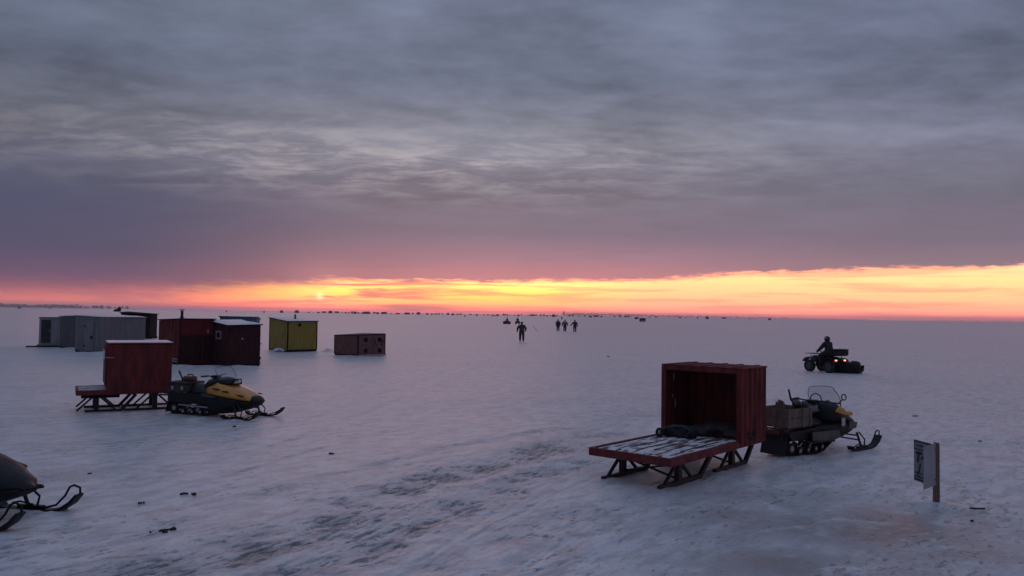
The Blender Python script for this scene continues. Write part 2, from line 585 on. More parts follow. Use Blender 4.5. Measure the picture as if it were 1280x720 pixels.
def ground_fields(x, y):
    r = np.hypot(x, y)
    near = 1 / (1 + (r / 60.0) ** 2)
    z = 0.028 * fbm(x / 5.5, y / 5.5, 3)
    ca, sa = math.cos(R(58)), math.sin(R(58))
    xr, yr = x * ca + y * sa, -x * sa + y * ca
    z = z + 0.008 * near * fbm(xr / 1.9, yr / 0.8, 3, 0.5)
    z = z + 0.009 * near * np.abs(fbm(xr / 0.5 + 50, yr / 0.28, 5, 0.62))
    churn = np.zeros_like(x)
    wob0 = 0.25 * fbm(x / 1.3 + 9, y / 1.3, 3)
    for pl, w, c, dp in RUTS:
        m = (r < 45)
        if not m.any():
            continue
        d = np.full(x.shape, 1e9)
        d[m] = seg_dist(x[m], y[m], pl) if x.ndim == 1 else seg_dist(x, y, pl)[m]
        d = np.abs(d + wob0 * min(1.0, w / .4))
        k = np.exp(-(d / w) ** 2)
        brk = np.clip(.75 + 1.1 * fbm(x / 1.1 + 3 * w * 40, y / 0.8, 3), 0.35, 1.3)
        churn = np.maximum(churn, c * k * np.clip(brk, 0, 1))
        z = z - .45 * dp * brk * np.exp(-(d / (w * 0.6)) ** 2) + 0.25 * dp * brk * np.exp(-((d - w * 0.9) / (w * 0.35)) ** 2)
    rough = fbm(xr / 0.34 + 5, yr / 0.15 - 3, 4, 0.62)
    z = z + churn * (0.012 * rough + 0.009 * fbm(xr / .13, yr / .085 + 7, 3, .6))
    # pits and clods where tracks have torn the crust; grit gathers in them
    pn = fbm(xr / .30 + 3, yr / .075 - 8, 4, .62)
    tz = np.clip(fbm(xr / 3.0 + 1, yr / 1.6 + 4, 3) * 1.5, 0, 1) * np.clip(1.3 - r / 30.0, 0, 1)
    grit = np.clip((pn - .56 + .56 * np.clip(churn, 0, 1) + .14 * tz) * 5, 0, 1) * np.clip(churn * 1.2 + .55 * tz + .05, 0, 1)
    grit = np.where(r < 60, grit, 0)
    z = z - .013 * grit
    slush = np.zeros_like(x)
    for p, a, b, c in SLUSH:
        q = np.hypot((x - p.x) / a, (y - p.y) / b) + 0.35 * fbm(x / 0.9, y / 0.9 + 31, 4)
        slush = np.maximum(slush, c * np.clip(1.25 - q, 0, 1))
    z = z * (1 - 0.6 * slush)
    for dx, dy, rx, ry, h in DRIFTS:
        z = z + h * np.exp(-(((x - dx) / rx) ** 2 + ((y - dy) / ry) ** 2)) * (1 + 0.3 * fbm(x / .5, y / .5, 2))
    return z, churn, slush, grit


def gz(p):
    z = ground_fields(np.array([p[0]], float), np.array([p[1]], float))[0]
    return float(z[0])


def on(px, py, sink=0.0):
    p = at(px, py)
    p.z = gz(p) - sink
    return p


def make_ground():
    # rows evenly spread in 1/r (one row about every half pixel), then out to the horizon; columns fine in front
    inv = np.concatenate([np.linspace(1 / 5.2, 1 / 130.0, 640), 1 / np.geomspace(140, 9000, 60)])
    rad = np.concatenate([[0.6, 1.5, 2.6, 3.6, 4.5], 1 / inv])
    fr = np.linspace(R(-44), R(44), 1000)
    th = np.concatenate([fr, np.linspace(R(44), R(316), 92)[1:-1]])
    nr, nt_ = len(rad), len(th)
    rr, tt = np.meshgrid(rad, th, indexing='ij')
    x, y = (rr * np.sin(tt)).ravel(), (rr * np.cos(tt)).ravel()
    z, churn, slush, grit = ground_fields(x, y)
    verts = np.stack([x, y, z], 1)
    i = np.arange(nr - 1)[:, None] * nt_
    k = np.arange(nt_)[None, :]
    k2 = (k + 1) % nt_
    faces = np.stack([i + k, i + k2, i + nt_ + k2, i + nt_ + k], -1).reshape(-1, 4)[:, ::-1]
    cen = len(verts)
    verts = np.concatenate([verts, [[0, 0, 0.0]]])
    churn, slush, grit = np.append(churn, 0), np.append(slush, 0), np.append(grit, 0)
    tri = np.stack([np.full(nt_, cen), k2[0], k[0]], 1)
    me = bpy.data.meshes.new('snow_ground')
    nq, ntri = len(faces), len(tri)
    me.vertices.add(len(verts))
    me.vertices.foreach_set('co', verts.astype(np.float32).ravel())
    me.loops.add(nq * 4 + ntri * 3)
    me.loops.foreach_set('vertex_index', np.concatenate([faces.ravel(), tri.ravel()]).astype(np.int32))
    me.polygons.add(nq + ntri)
    me.polygons.foreach_set('loop_start', np.concatenate([np.arange(nq) * 4, nq * 4 + np.arange(ntri) * 3]).astype(np.int32))
    me.update(calc_edges=True)
    me.validate()
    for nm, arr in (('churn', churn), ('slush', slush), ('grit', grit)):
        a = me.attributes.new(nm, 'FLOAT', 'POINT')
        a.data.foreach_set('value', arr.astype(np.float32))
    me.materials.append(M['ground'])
    me.shade_smooth()
    o = bpy.data.objects.new('snow_ground', me)
    COL.objects.link(o)
    if me.polygons[5000].normal.z < 0:
        me.flip_normals()
    o['kind'] = 'structure'
    o['label'] = 'trodden snow over the frozen lake, streaked with dirty tracks'
    return o


# ------------------------------------------------------------------ huts
def hut(name, corner, phi, b, a, hs, wall_mat, label, style='ply', roof_mat=None, over=0.07, snow=True, skids=True, lift=0.08, group='fishing huts parked on the ice', trim=None, cat='fishing hut'):
    """Hut with its near corner at `corner`; the right face runs b metres along phi, the left face a metres along phi+90.
    hs: roof heights at near, right, far and left corner."""
    c = corner.copy()
    t = thing(name, c, R(phi), label, cat, group)
    h0, h1, h2, h3 = hs

    def top(u, v):
        s, q = min(max(u / b, 0), 1), min(max(v / a, 0), 1)
        return (1 - s) * (1 - q) * h0 + s * (1 - q) * h1 + s * q * h2 + (1 - s) * q * h3
    z0 = lift
    w = MB()
    per = [(0, 0), (b, 0), (b, a), (0, a)]
    nrm = [(0, -1), (1, 0), (0, 1), (-1, 0)]
    if style == 'corr':
        loop = []
        for i in range(4):
            p, q = per[i], per[(i + 1) % 4]
            L = math.hypot(q[0] - p[0], q[1] - p[1])
            n = max(4, int(L / 0.19))
            for k in range(n):
                for fr, d in ((0.0, 0.0), (0.55, 0.0), (0.68, 0.022), (0.87, 0.022)):
                    s = (k + fr) / n
                    loop.append((p[0] + (q[0] - p[0]) * s + nrm[i][0] * d, p[1] + (q[1] - p[1]) * s + nrm[i][1] * d))
        n = len(loop)
        vs = [(u, v, z0) for u, v in loop] + [(u, v, top(u, v)) for u, v in loop]
        fs = [(i, (i + 1) % n, n + (i + 1) % n, n + i) for i in range(n)]
        w.add(vs, fs)
        w.add([(u, v, top(u, v)) for u, v in per], [(0, 1, 2, 3)])
        w.build('wall', wall_mat, t, smooth=False)
    else:
        w.hexa([(u, v, z0) for u, v in per] + [(u, v, top(u, v)) for u, v in per])
        if style == 'batten':
            for i in (0, 3):
                p, q = per[i], per[(i + 1) % 4]
                L = math.hypot(q[0] - p[0], q[1] - p[1])
                n = max(2, int(L / 0.42))
                for k in range(n + 1):
                    s = min(max(k / n, 0.02), 0.98)
                    u, v = p[0] + (q[0] - p[0]) * s, p[1] + (q[1] - p[1]) * s
                    tt = top(u, v) - 0.02
                    e = 0.025
                    nx, ny = nrm[i]
                    tx, ty = abs(ny), abs(nx)
                    w.box((u - e * tx - 0.015 * (nx < 0) * 1 - 0.001, v - e * ty - 0.015 * (ny < 0) - 0.001, z0 + 0.02),
                          (u + e * tx + 0.001, v + e * ty + 0.001, tt))
        w.build('wall', wall_mat, t, bevel=0.008)
    # roof slab with overhang
    rm = roof_mat or M['black_wood']
    o = over
    cs = [(-o, -o), (b + o, -o), (b + o, a + o), (-o, a + o)]
    rf = MB().hexa([(u, v, top(u, v) + 0.004) for u, v in cs] + [(u, v, top(u, v) + 0.05) for u, v in cs]).build('roof', rm, t, bevel=0.006)
    if snow:
        s = MB()
        nu, nv = 14, 14
        vs, fs = [], []
        rnd = random.Random(name + label)
        ph = [rnd.uniform(0, 6) for _ in range(4)]
        for i in range(nu + 1):
            for k in range(nv + 1):
                u, v = -o + (b + 2 * o) * i / nu, -o + (a + 2 * o) * k / nv
                e = min(i, k, nu - i, nv - k)
                hh = 0.052 + (0.0 if e == 0 else (0.035 if e == 1 else 0.055) * (1 + 0.4 * math.sin(3 * u + ph[0]) * math.sin(2.5 * v + ph[1])))
                vs.append((u * 0.985 + b * 0.0075, v * 0.985 + a * 0.0075, top(u, v) + hh))
        for i in range(nu):
            for k in range(nv):
                q = i * (nv + 1) + k
                fs.append((q, q + nv + 1, q + nv + 2, q + 1))
        s.add(vs, fs)
        s.build('snow_cover', M['snow'], rf, angle=80)
    if skids:
        for v in (0.12 * a, 0.88 * a):
            k = MB()
            k.prism([(-0.16, 0.14), (-0.10, 0.03), (0.0, -0.02), (b, -0.02), (b + 0.1, 0.03), (b + 0.16, 0.14), (b + 0.12, 0.15), (b, 0.078), (0, 0.078), (-0.12, 0.15)], v - 0.05, v + 0.05)
            k.build('skid', M['black_wood'], t, bevel=0.005)
    if trim:
        for u, v in per[:2] + per[3:]:
            tr = MB()
            nu_, nv_ = (-1 if u == 0 else 1), (-1 if v == 0 else 1)
            tr.box((min(u + nu_ * .018, u - nu_ * .05), min(v + nv_ * .018, v - nv_ * .05), z0 + .01), (max(u + nu_ * .018, u - nu_ * .05), max(v + nv_ * .018, v - nv_ * .05), top(u, v) - .01))
            tr.build('corner_trim', trim, t, bevel=0.004)
    t['_b'] = b
    return t


def stovepipe(t, u, v, z, h, r=0.06, cap=True):
    p = MB().cyl((u, v, z), (u, v, z + h), r, 14).cyl((u, v, z + 0.03), (u, v, z + 0.07), r * 1.7, 14).build('stovepipe', M['pipe'], t)
    if cap:
        MB().cyl((u, v, z + h + 0.03), (u, v, z + h + 0.055), r * 1.9, 14).beam((u - r * .8, v, z + h - .02), (u - r * .8, v, z + h + .035), .012, .012).beam((u + r * .8, v, z + h - .02), (u + r * .8, v, z + h + .035), .012, .012).build('pipe_cap', M['pipe'], p)


def on_right(t, name, u0, u1, z0, z1, mat, depth=0.02, parent=None, off=0.0):
    return MB().box((u0, -depth - off, z0), (u1, -off - 0.001, z1)).build(name, mat, parent or t, bevel=0.004)


def on_left(t, name, v0, v1, z0, z1, mat, depth=0.02, parent=None, off=0.0):
    return MB().box((-depth - off, v0, z0), (-off - 0.001, v1, z1)).build(name, mat, parent or t, bevel=0.004)


def framed(side, t, a0, a1, z0, z1, fm, pane=True):
    """window = frame ring part with a pane below it"""
    f = MB()
    e = 0.055
    for (p, q, r_, s) in ((a0, a1, z0, z0 + e), (a0, a1, z1 - e, z1), (a0, a0 + e, z0 + e, z1 - e), (a1 - e, a1, z0 + e, z1 - e)):
        if side == 'right':
            f.box((p, -0.035, r_), (q, -0.002, s))
        else:
            f.box((-0.035, p, r_), (-0.002, q, s))
    w = f.build('window', fm, t, bevel=0.003)
    g = MB()
    if side == 'right':
        g.box((a0 + e, -0.014, z0 + e), (a1 - e, -0.003, z1 - e))
    else:
        g.box((-0.014, a0 + e, z0 + e), (-0.003, a1 - e, z1 - e))
    g.build('pane', M['window_dark'], w)
    return w


# positions first, so that the ground can carry drifts at their feet
P = {}
P['red'] = at(223, 457.5)
P['brown'] = at(284, 459)
P['yellow'] = at(359, 440)
P['crate'] = at(447, 446)
P['grey'] = at(127, 442)
P['grey2'] = at(99, 436.5)
P['white'] = at(48.5, 434)
P['dark'] = at(150, 423.5)
P['blue'] = at(274, 452)
for k, (dx, dy, rx, ry, h) in {'red': (.3, -.6, 1.6, .35, .10), 'brown': (.7, -.2, 1.3, .5, .10), 'yellow': (2.3, .9, .35, .25, .22), 'grey': (.3, -.6, 2.4, .6, .16), 'grey2': (-.6, -.3, 1.5, .5, .12), 'crate': (-.6, .2, 1.4, .5, .08)}.items():
    DRIFTS.append((P[k].x + dx, P[k].y + dy, rx, ry, h))
_s = at(1170, 632)
DRIFTS.append((_s.x, _s.y + .02, .22, .16, .05))
for _px, _py in ((826, 611), (762, 600), (893, 590), (250, 523), (300, 524), (980, 572), (1010, 572)):
    _s = at(_px, _py)
    DRIFTS.append((_s.x, _s.y, .20, .16, .035))
DRIFTS.append((P['yellow'].x - 1.2, P['yellow'].y + 1.0, .8, .4, .12))


def gp(k):
    p = P[k].copy()
    return p


make_ground()

# red hut with stovepipe and dark lower door panel
t = hut('fishing_hut', gp('red'), 42, 1.55, 2.6, (2.06, 2.06, 1.98, 1.98), M['red_hut'], 'dark red hut with a stovepipe at its roof corner, behind the red box sled', 'batten', snow=False, trim=M['dark_red'])
d = on_right(t, 'door', 0.06, 0.98, 0.16, 1.36, M['dark_red'], 0.03)
MB().tube([(0.9, -0.031, 0.8), (0.9, -0.07, 0.8), (0.9, -0.07, 0.92), (0.9, -0.031, 0.92)], 0.01).build('handle', M['steel'], d)
on_right(t, 'side_panel', 1.04, 1.5, 0.16, 1.36, M['dark_red'], 0.022)
on_right(t, 'reflector', 1.24, 1.30, 1.45, 1.62, M['frame_white'], 0.012)
on_left(t, 'hatch', 0.5, 1.3, 0.9, 1.5, M['red_hut'], 0.02)
for z in (.16, .27):
    MB().box((-0.06, 0.1, z), (-0.02, 1.3, z + 0.055)).build('step_rail', M['frame_white'], t, bevel=0.004)
stovepipe(t, 0.22, 0.35, 2.1, 0.36)

# maroon hut with the small white-framed window
t = hut('fishing_hut', gp('brown'), 40, 1.45, 2.3, (1.80, 1.84, 1.99, 1.97), M['maroon'], 'dark maroon hut with a small white-framed window and a snowy sloping roof', 'ply', over=0.09, trim=M['dark_red'])
framed('left', t, 0.82, 1.42, 1.20, 1.56, M['frame_white'])
on_right(t, 'reflector', 0.60, 0.68, 1.2, 1.28, M['frame_white'], 0.012)
on_right(t, 'base_board', 0.0, 1.45, 0.0, 0.12, M['black_wood'], 0.03)
MB().tube([(1.452, 0.1, 1.0), (1.56, 0.1, 1.0), (1.58, 0.1, 1.03)], 0.015).build('hook', M['steel'], t)

# blue hut, mostly hidden behind it
hut('fishing_hut', gp('blue'), 14, 1.72, 1.6, (2.17, 2.15, 2.04, 1.98), M['blue'], 'blue sheet-metal hut, only its top showing behind the dark maroon hut', 'corr', roof_mat=M['blue'], snow=False)

# olive yellow hut
t = hut('fishing_hut', gp('yellow'), 45, 2.05, 2.25, (1.84, 1.86, 2.0, 2.04), M['yellow_hut'], 'olive yellow fishing hut with a short stovepipe on its snowy roof', 'ply', snow=True, trim=M['black_wood'])
on_left(t, 'latch', 0.42, 0.62, 0.95, 1.15, M['frame_white'], 0.02)
d = on_left(t, 'door', 0.30, 1.55, 0.22, 1.66, M['yellow_hut'], 0.02)
MB().tube([(-0.021, .42, .5), (-0.06, .42, .5), (-0.06, .42, .62), (-0.021, .42, .62)], .012).build('handle', M['frame_white'], d)
on_right(t, 'vent', 0.72, 0.9, 1.56, 1.74, M['black_wood'], 0.04)
on_right(t, 'base_board', 0.02, 2.03, 0.02, 0.13, M['black_wood'], 0.025)
stovepipe(t, 1.0, 0.9, 2.0, 0.30, 0.055, False)
MB().blob((-0.28, 0.5, 0.10), (0.28, 0.34, 0.12), 4, 0.3).build('banked_snow', M['snow'], t)

# low brown crate shelter
t = hut('low_shelter', gp('crate'), 50, 2.0, 2.1, (1.16, 1.24, 1.2, 1.12), M['crate_panel'], 'low flat brown wooden crate shelter beside the olive yellow hut', 'ply', snow=False, over=0.03, cat='crate shelter', roof_mat=M['dark_red'], trim=M['dark_red'])
bm_ = MB()
for k in range(7):
    z = 0.10 + k * 0.148
    bm_.box((-0.022, 0.06, z), (-0.001, 2.04, z + 0.135))
bm_.build('side_boards', M['crate_wood'], t, bevel=0.004)
on_right(t, 'door_panel', 0.08, 1.0, 0.14, 1.12, M['crate_panel'], 0.018)
on_right(t, 'door_panel', 1.08, 1.94, 0.14, 1.14, M['crate_panel'], 0.018)
for u in (0.42, 1.44):
    for z in (0.2, 0.82):
        on_right(t, 'cutout', u, u + .26, z, z + .24, M['black_wood'], 0.008, off=0.019)
MB().beam((1.15, -0.03, 0.95), (1.35, -0.03, 0.6), .05, .02).build('brace', M['dark_red'], t)
MB().beam((1.85, -0.03, 0.95), (1.7, -0.03, 0.6), .05, .02).build('brace', M['dark_red'], t)
MB().box((0.0, -0.06, 0.02), (2.05, -0.028, 0.11)).build('sill', M['frame_white'], t, bevel=.005)

# grey cluster
t = hut('fishing_hut', gp('grey'), 60, 2.65, 2.5, (1.98, 1.98, 2.05, 2.04), M['grey_metal'], 'large pale grey metal hut, snowy-roofed, nearest of the grey huts', 'corr', roof_mat=M['grey_metal'])
d = on_left(t, 'door', 0.75, 1.6, 0.12, 1.8, M['grey_metal'], 0.03)
MB().box((-0.07, 0.84, 0.78), (-0.032, 1.0, 0.95)).build('handle', M['black'], d)
for z in (0.35, 1.45):
    MB().box((-0.055, 1.5, z), (-0.031, 1.66, z + 0.08)).build('hinge', M['black'], d)
hut('fishing_hut', gp('grey2') + Vector((0.35, -.1, 0)), 60, 1.6, 2.6, (2.0, 2.02, 2.0, 1.94), M['dark_grey_metal'], 'dull dark grey corrugated hut between the white hut and the large pale grey hut', 'corr', roof_mat=M['dark_grey_metal'])
t = hut('fishing_hut', gp('white'), 28, 1.6, 2.0, (1.84, 1.86, 1.84, 1.82), M['white_sheet'], 'small whitish hut with a tall dark door, leftmost of the huts', 'corr', roof_mat=M['black_wood'], snow=False)
d = on_right(t, 'door', 0.10, 0.62, 0.28, 1.72, M['window_dark'], 0.03)
MB().box((0.54, -0.06, .95), (0.58, -0.031, 1.1)).build('handle', M['alu'], d)
MB().box((-0.7, -0.25, 0.02), (1.5, -0.12, 0.10)).build('skid_board', M['black_wood'], t, bevel=.005)
t = hut('fishing_hut', gp('dark'), 12, 2.3, 2.6, (2.16, 2.05, 2.05, 2.22), M['black_wood'], 'black tarred hut seen behind the large pale grey hut', 'ply', snow=False, over=0.12, group='fishing huts parked on the ice')
MB().prism([(0, 0), (0.5, 0), (0.55, .34), (.42, .42), (0.3, .2), (0.05, .16)], 1.6, 2.0).build('roof_vent', M['pipe'], t).location = (-1.0, 0, 2.24)


# ------------------------------------------------------------------ sleds
def sled(loc, rz, L, box0, label, group, open_box):
    W, zt = 1.42, (0.50 if open_box else .565)
    t = thing('cargo_sled', loc, rz, label, 'sled', group)
    hw = W / 2
    fr = MB()
    fr.box((0, -hw, zt - 0.12), (L, -hw + .06, zt)).box((0, hw - .06, zt - .12), (L, hw, zt))
    fr.box((0, -hw + .061, zt - .12), (.05, hw - .061, zt)).box((L - .05, -hw + .061, zt - .12), (L, hw - .061, zt))
    for x in (0.55, 1.1, 1.65):
        if x < L - .2:
            fr.box((x, -hw + .061, zt - .12), (x + .07, hw - .061, zt - .045))
    fr.build('deck_frame', M['red_deck'], t, bevel=0.008)
    n = 7
    pw = (W - 0.13) / n
    rnd = random.Random(5)
    dk = MB()
    for k in range(n):
        y0 = -hw + .065 + k * pw
        dk.box((.055, y0 + .021, zt - .040), (L - .055, y0 + pw - .021, zt - .012 + rnd.uniform(-.003, .003)))
    dk.build('deck_planks', M['plank'], t, bevel=0.004)
    if open_box:
        sn = MB()
        for k in range(1, n):
            x = .10 + rnd.uniform(0, .25)
            y = -hw + .065 + k * pw
            while x < box0 - .15:
                ln = rnd.uniform(.12, .5)
                sn.box((x, y - .03, zt - .034), (min(x + ln, box0), y + .03, zt - .006 + rnd.uniform(0, .006)))
                x += ln + rnd.uniform(.7, 1.4)
        tag(sn.build('packed_snow', M['snow'], t, bevel=.01), kind='stuff')
    # bobs: pairs of tube runners with posts and braces
    def bob(x0, x1, xt, zt2, post):
        for s in (-1, 1):
            y = s * .485
            m = MB()
            m.beam((x0, y, .04), (x1, y, .04), .07, .075)
            m.beam((x1 - .014, y, .035), (xt, y, zt2), .065, .07)
            m.build('runner', M['steel'], t, bevel=.006)
            m = MB()
            for p in post:
                m.box((p - .055, y - .04, .078), (p + .055, y + .04, zt - .121))
            m.beam((post[0] - .42, y, .06), (post[0] - .05, y, zt - .15), .042, .042)
            m.beam((post[0] + .42, y, .06), (post[0] + .05, y, zt - .15), .042, .042)
            m.build('leg', M['steel'], t, bevel=.005)
        c = MB()
        c.beam((post[0], -.45, zt - .17), (post[0], .45, zt - .17), .09, .09)
        c.beam((post[0], -.45, .10), (post[0], .45, zt - .19), .03, .03)
        c.beam((post[0] + .01, .45, .10), (post[0] + .01, -.45, zt - .19), .028, .028)
        c.beam((xt - .04, -.48, zt2 - .03), (xt - .04, .48, zt2 - .03), .04, .04)
        c.build('cross_brace', M['steel'], t, bevel=.004)
    if open_box:
        bob(.06, 1.32, 1.72, zt - .14, [.62])
        bob(1.80, 2.98, 3.28, .36, [2.44])
    else:
        bob(.20, 1.0, 1.32, zt - .14, [.45])
        bob(1.05, 2.2, 2.5, .36, [1.75])
    xe = L + (.02 if open_box else .42)
    MB().tube([(L - .2, -.4, zt - .18), (xe, -.06, .3), (xe + (.16 if open_box else .55), 0, .27)], .022).tube([(L - .2, .4, zt - .18), (xe, .06, .3), (xe + (.16 if open_box else .55), 0, .275)], .022).build('tow_bar', M['steel'], t)
    # box
    H = 1.16 if open_box else 1.10
    x0, x1 = box0, L + .03
    bw = hw + .01
    if open_box:
        def wall_ribbed(y, s):
            m = MB()
            pts = []
            k = 5
            for i in range(k):
                for f_, d_ in ((0, 0), (.7, 0), (.8, .02), (.95, .02)):
                    pts.append((x0 + (x1 - x0) * (i + f_) / k, y + s * d_))
            pts.append((x1, y))
            out = pts + [(p[0], y - s * .03) for p in (pts[-1], pts[0])]
            nn = len(out)
            vs = [(a_, b_, zt - .10) for a_, b_ in out] + [(a_, b_, zt + H) for a_, b_ in out]
            fs = [tuple(range(nn)), tuple(range(2 * nn - 1, nn - 1, -1))] + [(i, i + nn, (i + 1) % nn + nn, (i + 1) % nn) for i in range(nn)]
            return m.add(vs, fs)
        wall_ribbed(-bw, -1).build('side_wall', M['red_box'], t, smooth=False)
        wall_ribbed(bw, 1).build('side_wall', M['red_box'], t, smooth=False)
        MB().box((x1 - .03, -bw + .031, zt - .1), (x1, bw - .031, zt + H - .002)).build('back_wall', M['red_box'], t)
        rf = MB()
        rf.box((x0 - .02, -bw - .03, zt + H + .002), (x1 + .02, bw + .03, zt + H + .03))
        for i in range(5):
            y = -bw + .1 + i * (2 * bw - .26) / 4
            rf.box((x0 - .018, y, zt + H + .031), (x1 + .018, y + .06, zt + H + .042))
        rf.build('roof', M['red_box'], t, bevel=.006)
        MB().box((x0 - .035, -bw - .024, zt - .02), (x0 - .001, -bw + .07, zt + H)).box((x0 - .035, bw - .07, zt - .02), (x0 - .001, bw + .024, zt + H)).box((x0 - .035, -bw + .071, zt + H - .07), (x0 - .001, bw - .071, zt + H)).build('opening_frame', M['red_box'], t, bevel=.008)
        # frost runs on the inside of the far wall
        for (xx, z0_, ln) in ((x0 + .30, .95, .13), (x0 + .27, .62, .05), (x0 + .36, .48, .15), (x0 + .24, 1.1, .04)):
            MB().box((xx, bw - .036, zt + z0_ - ln / 2), (xx + .014, bw - .0305, zt + z0_ + ln / 2)).build('frost_mark', M['snow'], t)
    else:
        m = MB()
        m.box((x0, -bw, zt - .08), (x1, bw, zt + H))
        m.build('box_body', M['red_box'], t, bevel=.012)
        MB().box((x0 - .02, -bw - .03, zt + H + .002), (x1 + .03, bw + .03, zt + H + .03)).build('lid', M['red_box'], t, bevel=.008)
        MB().box((x0 + .0, -bw - .01, zt + H + .031), (x1 + .01, bw + .01, zt + H + .05)).build('snow_cover', M['snow'], t, bevel=.012)
        d_ = MB().box((x0 - .035, -bw + .06, zt + .1), (x0 - .001, bw - .06, zt + H - .06)).build('door', M['red_box'], t, bevel=.006)
        MB().box((x0 - .05, -bw + .25, zt + .72), (x0 - .036, bw - .25, zt + H - .16)).build('window', M['window_dark'], d_)
        MB().tube([(x0 - .02, -bw - .011, zt + .78), (x0 - .02, -bw - .05, zt + .78), (x0 + .14, -bw - .05, zt + .78), (x0 + .14, -bw - .011, zt + .78)], .012).build('latch', M['alu'], t)
        MB().box((.12, -bw + .12, zt - .20), (x0 + .3, bw - .12, zt - .125)).build('tool_tray', M['black_wood'], t, bevel=.006)
        for z_ in (zt - .06, zt + H - .06):
            MB().box((x0 + .02, -bw - .012, z_), (x1 - .01, -bw - .001, z_ + .05)).build('trim', M['red_box'], t, bevel=.003)
    return t


SR_HEAD = R(49.6)
pR = Vector((2.293, 11.422, 0))
hd = Vector((math.cos(SR_HEAD), math.sin(SR_HEAD), 0))
lt = Vector((-math.sin(SR_HEAD), math.cos(SR_HEAD), 0))
locR = Vector((pR.x, pR.y, 0)) + lt * 0.71
locR.z = gz(locR) - .02
sledR = sled(locR, SR_HEAD, 3.22, 2.28, 'red flat cargo sled with an open ribbed red box, snow on its deck', 'red box sleds', True)
SL_HEAD = R(29)
pL = Vector((-9.76, 19.4, 0))
hdl = Vector((math.cos(SL_HEAD), math.sin(SL_HEAD), 0))
ltl = Vector((-math.sin(SL_HEAD), math.cos(SL_HEAD), 0))
locL = pL - hdl * 0.65 + ltl * 0.7
locL.z = gz(locL) - .02
sledL = sled(locL, SL_HEAD, 2.07, 0.65, 'red cargo sled carrying a closed red box, in front of the grey huts', 'red box sleds', False)


def onR(x, y, z=0.0):
    return locR + hd * x + lt * y + Vector((0, 0, z))


# what lies in the open box
t = thing('wheeled_bundle', onR(1.98, 0.24, .478), SR_HEAD + R(100), 'black wheeled bundle lying at the mouth of the open red box', 'bundle')
t.scale = (.8, .85, .9)
MB().blob((.05, 0, .12), (.30, .15, .12), 3, .3).blob((-.22, .02, .12), (.16, .14, .13), 9, .3).build('bag', M['cloth'], t)
MB().tube([(-.3, .1, .16), (-.1, .12, .25), (.12, .1, .22), (.34, .02, .16)], .018).build('strap', M['grey_plastic'], t)
for (x, y) in ((.34, -.1), (.38, .14)):
    w_ = MB()
    w_.tube([(x + .065 * math.cos(a_ * math.pi / 8), y, .09 + .065 * math.sin(a_ * math.pi / 8)) for a_ in range(16)], .028, 8, closed=True)
    w = w_.build('wheel', M['rubber'], t)
    MB().cyl((x, y - .03, .09), (x, y + .03, .09), .03).build('hub', M['alu'], w)
tp = MB().blob((0, 0, .10), (.30, .42, .13), 21, .35).blob((.12, -.3, .07), (.2, .3, .09), 22, .35).build('crumpled_tarp', M['tarp'])
tp.location = onR(2.62, -.18, .485)
tp.rotation_euler = (0, 0, SR_HEAD)
tag(tp, 'crumpled dark maroon tarp lying deep inside the open red box', 'tarp')


# ------------------------------------------------------------------ snowmobiles
def sec(x, zt, zb, wt, wb, zm=None, wm=None):
    zm = zm if zm is not None else (zt + zb) / 2
    wm = wm if wm is not None else max(wt, wb)
    return (x, [(0, zt), (wt * .6, zt - .005), (wt, zt - .03), (wm, zm), (wb, zb + .02), (0, zb)])


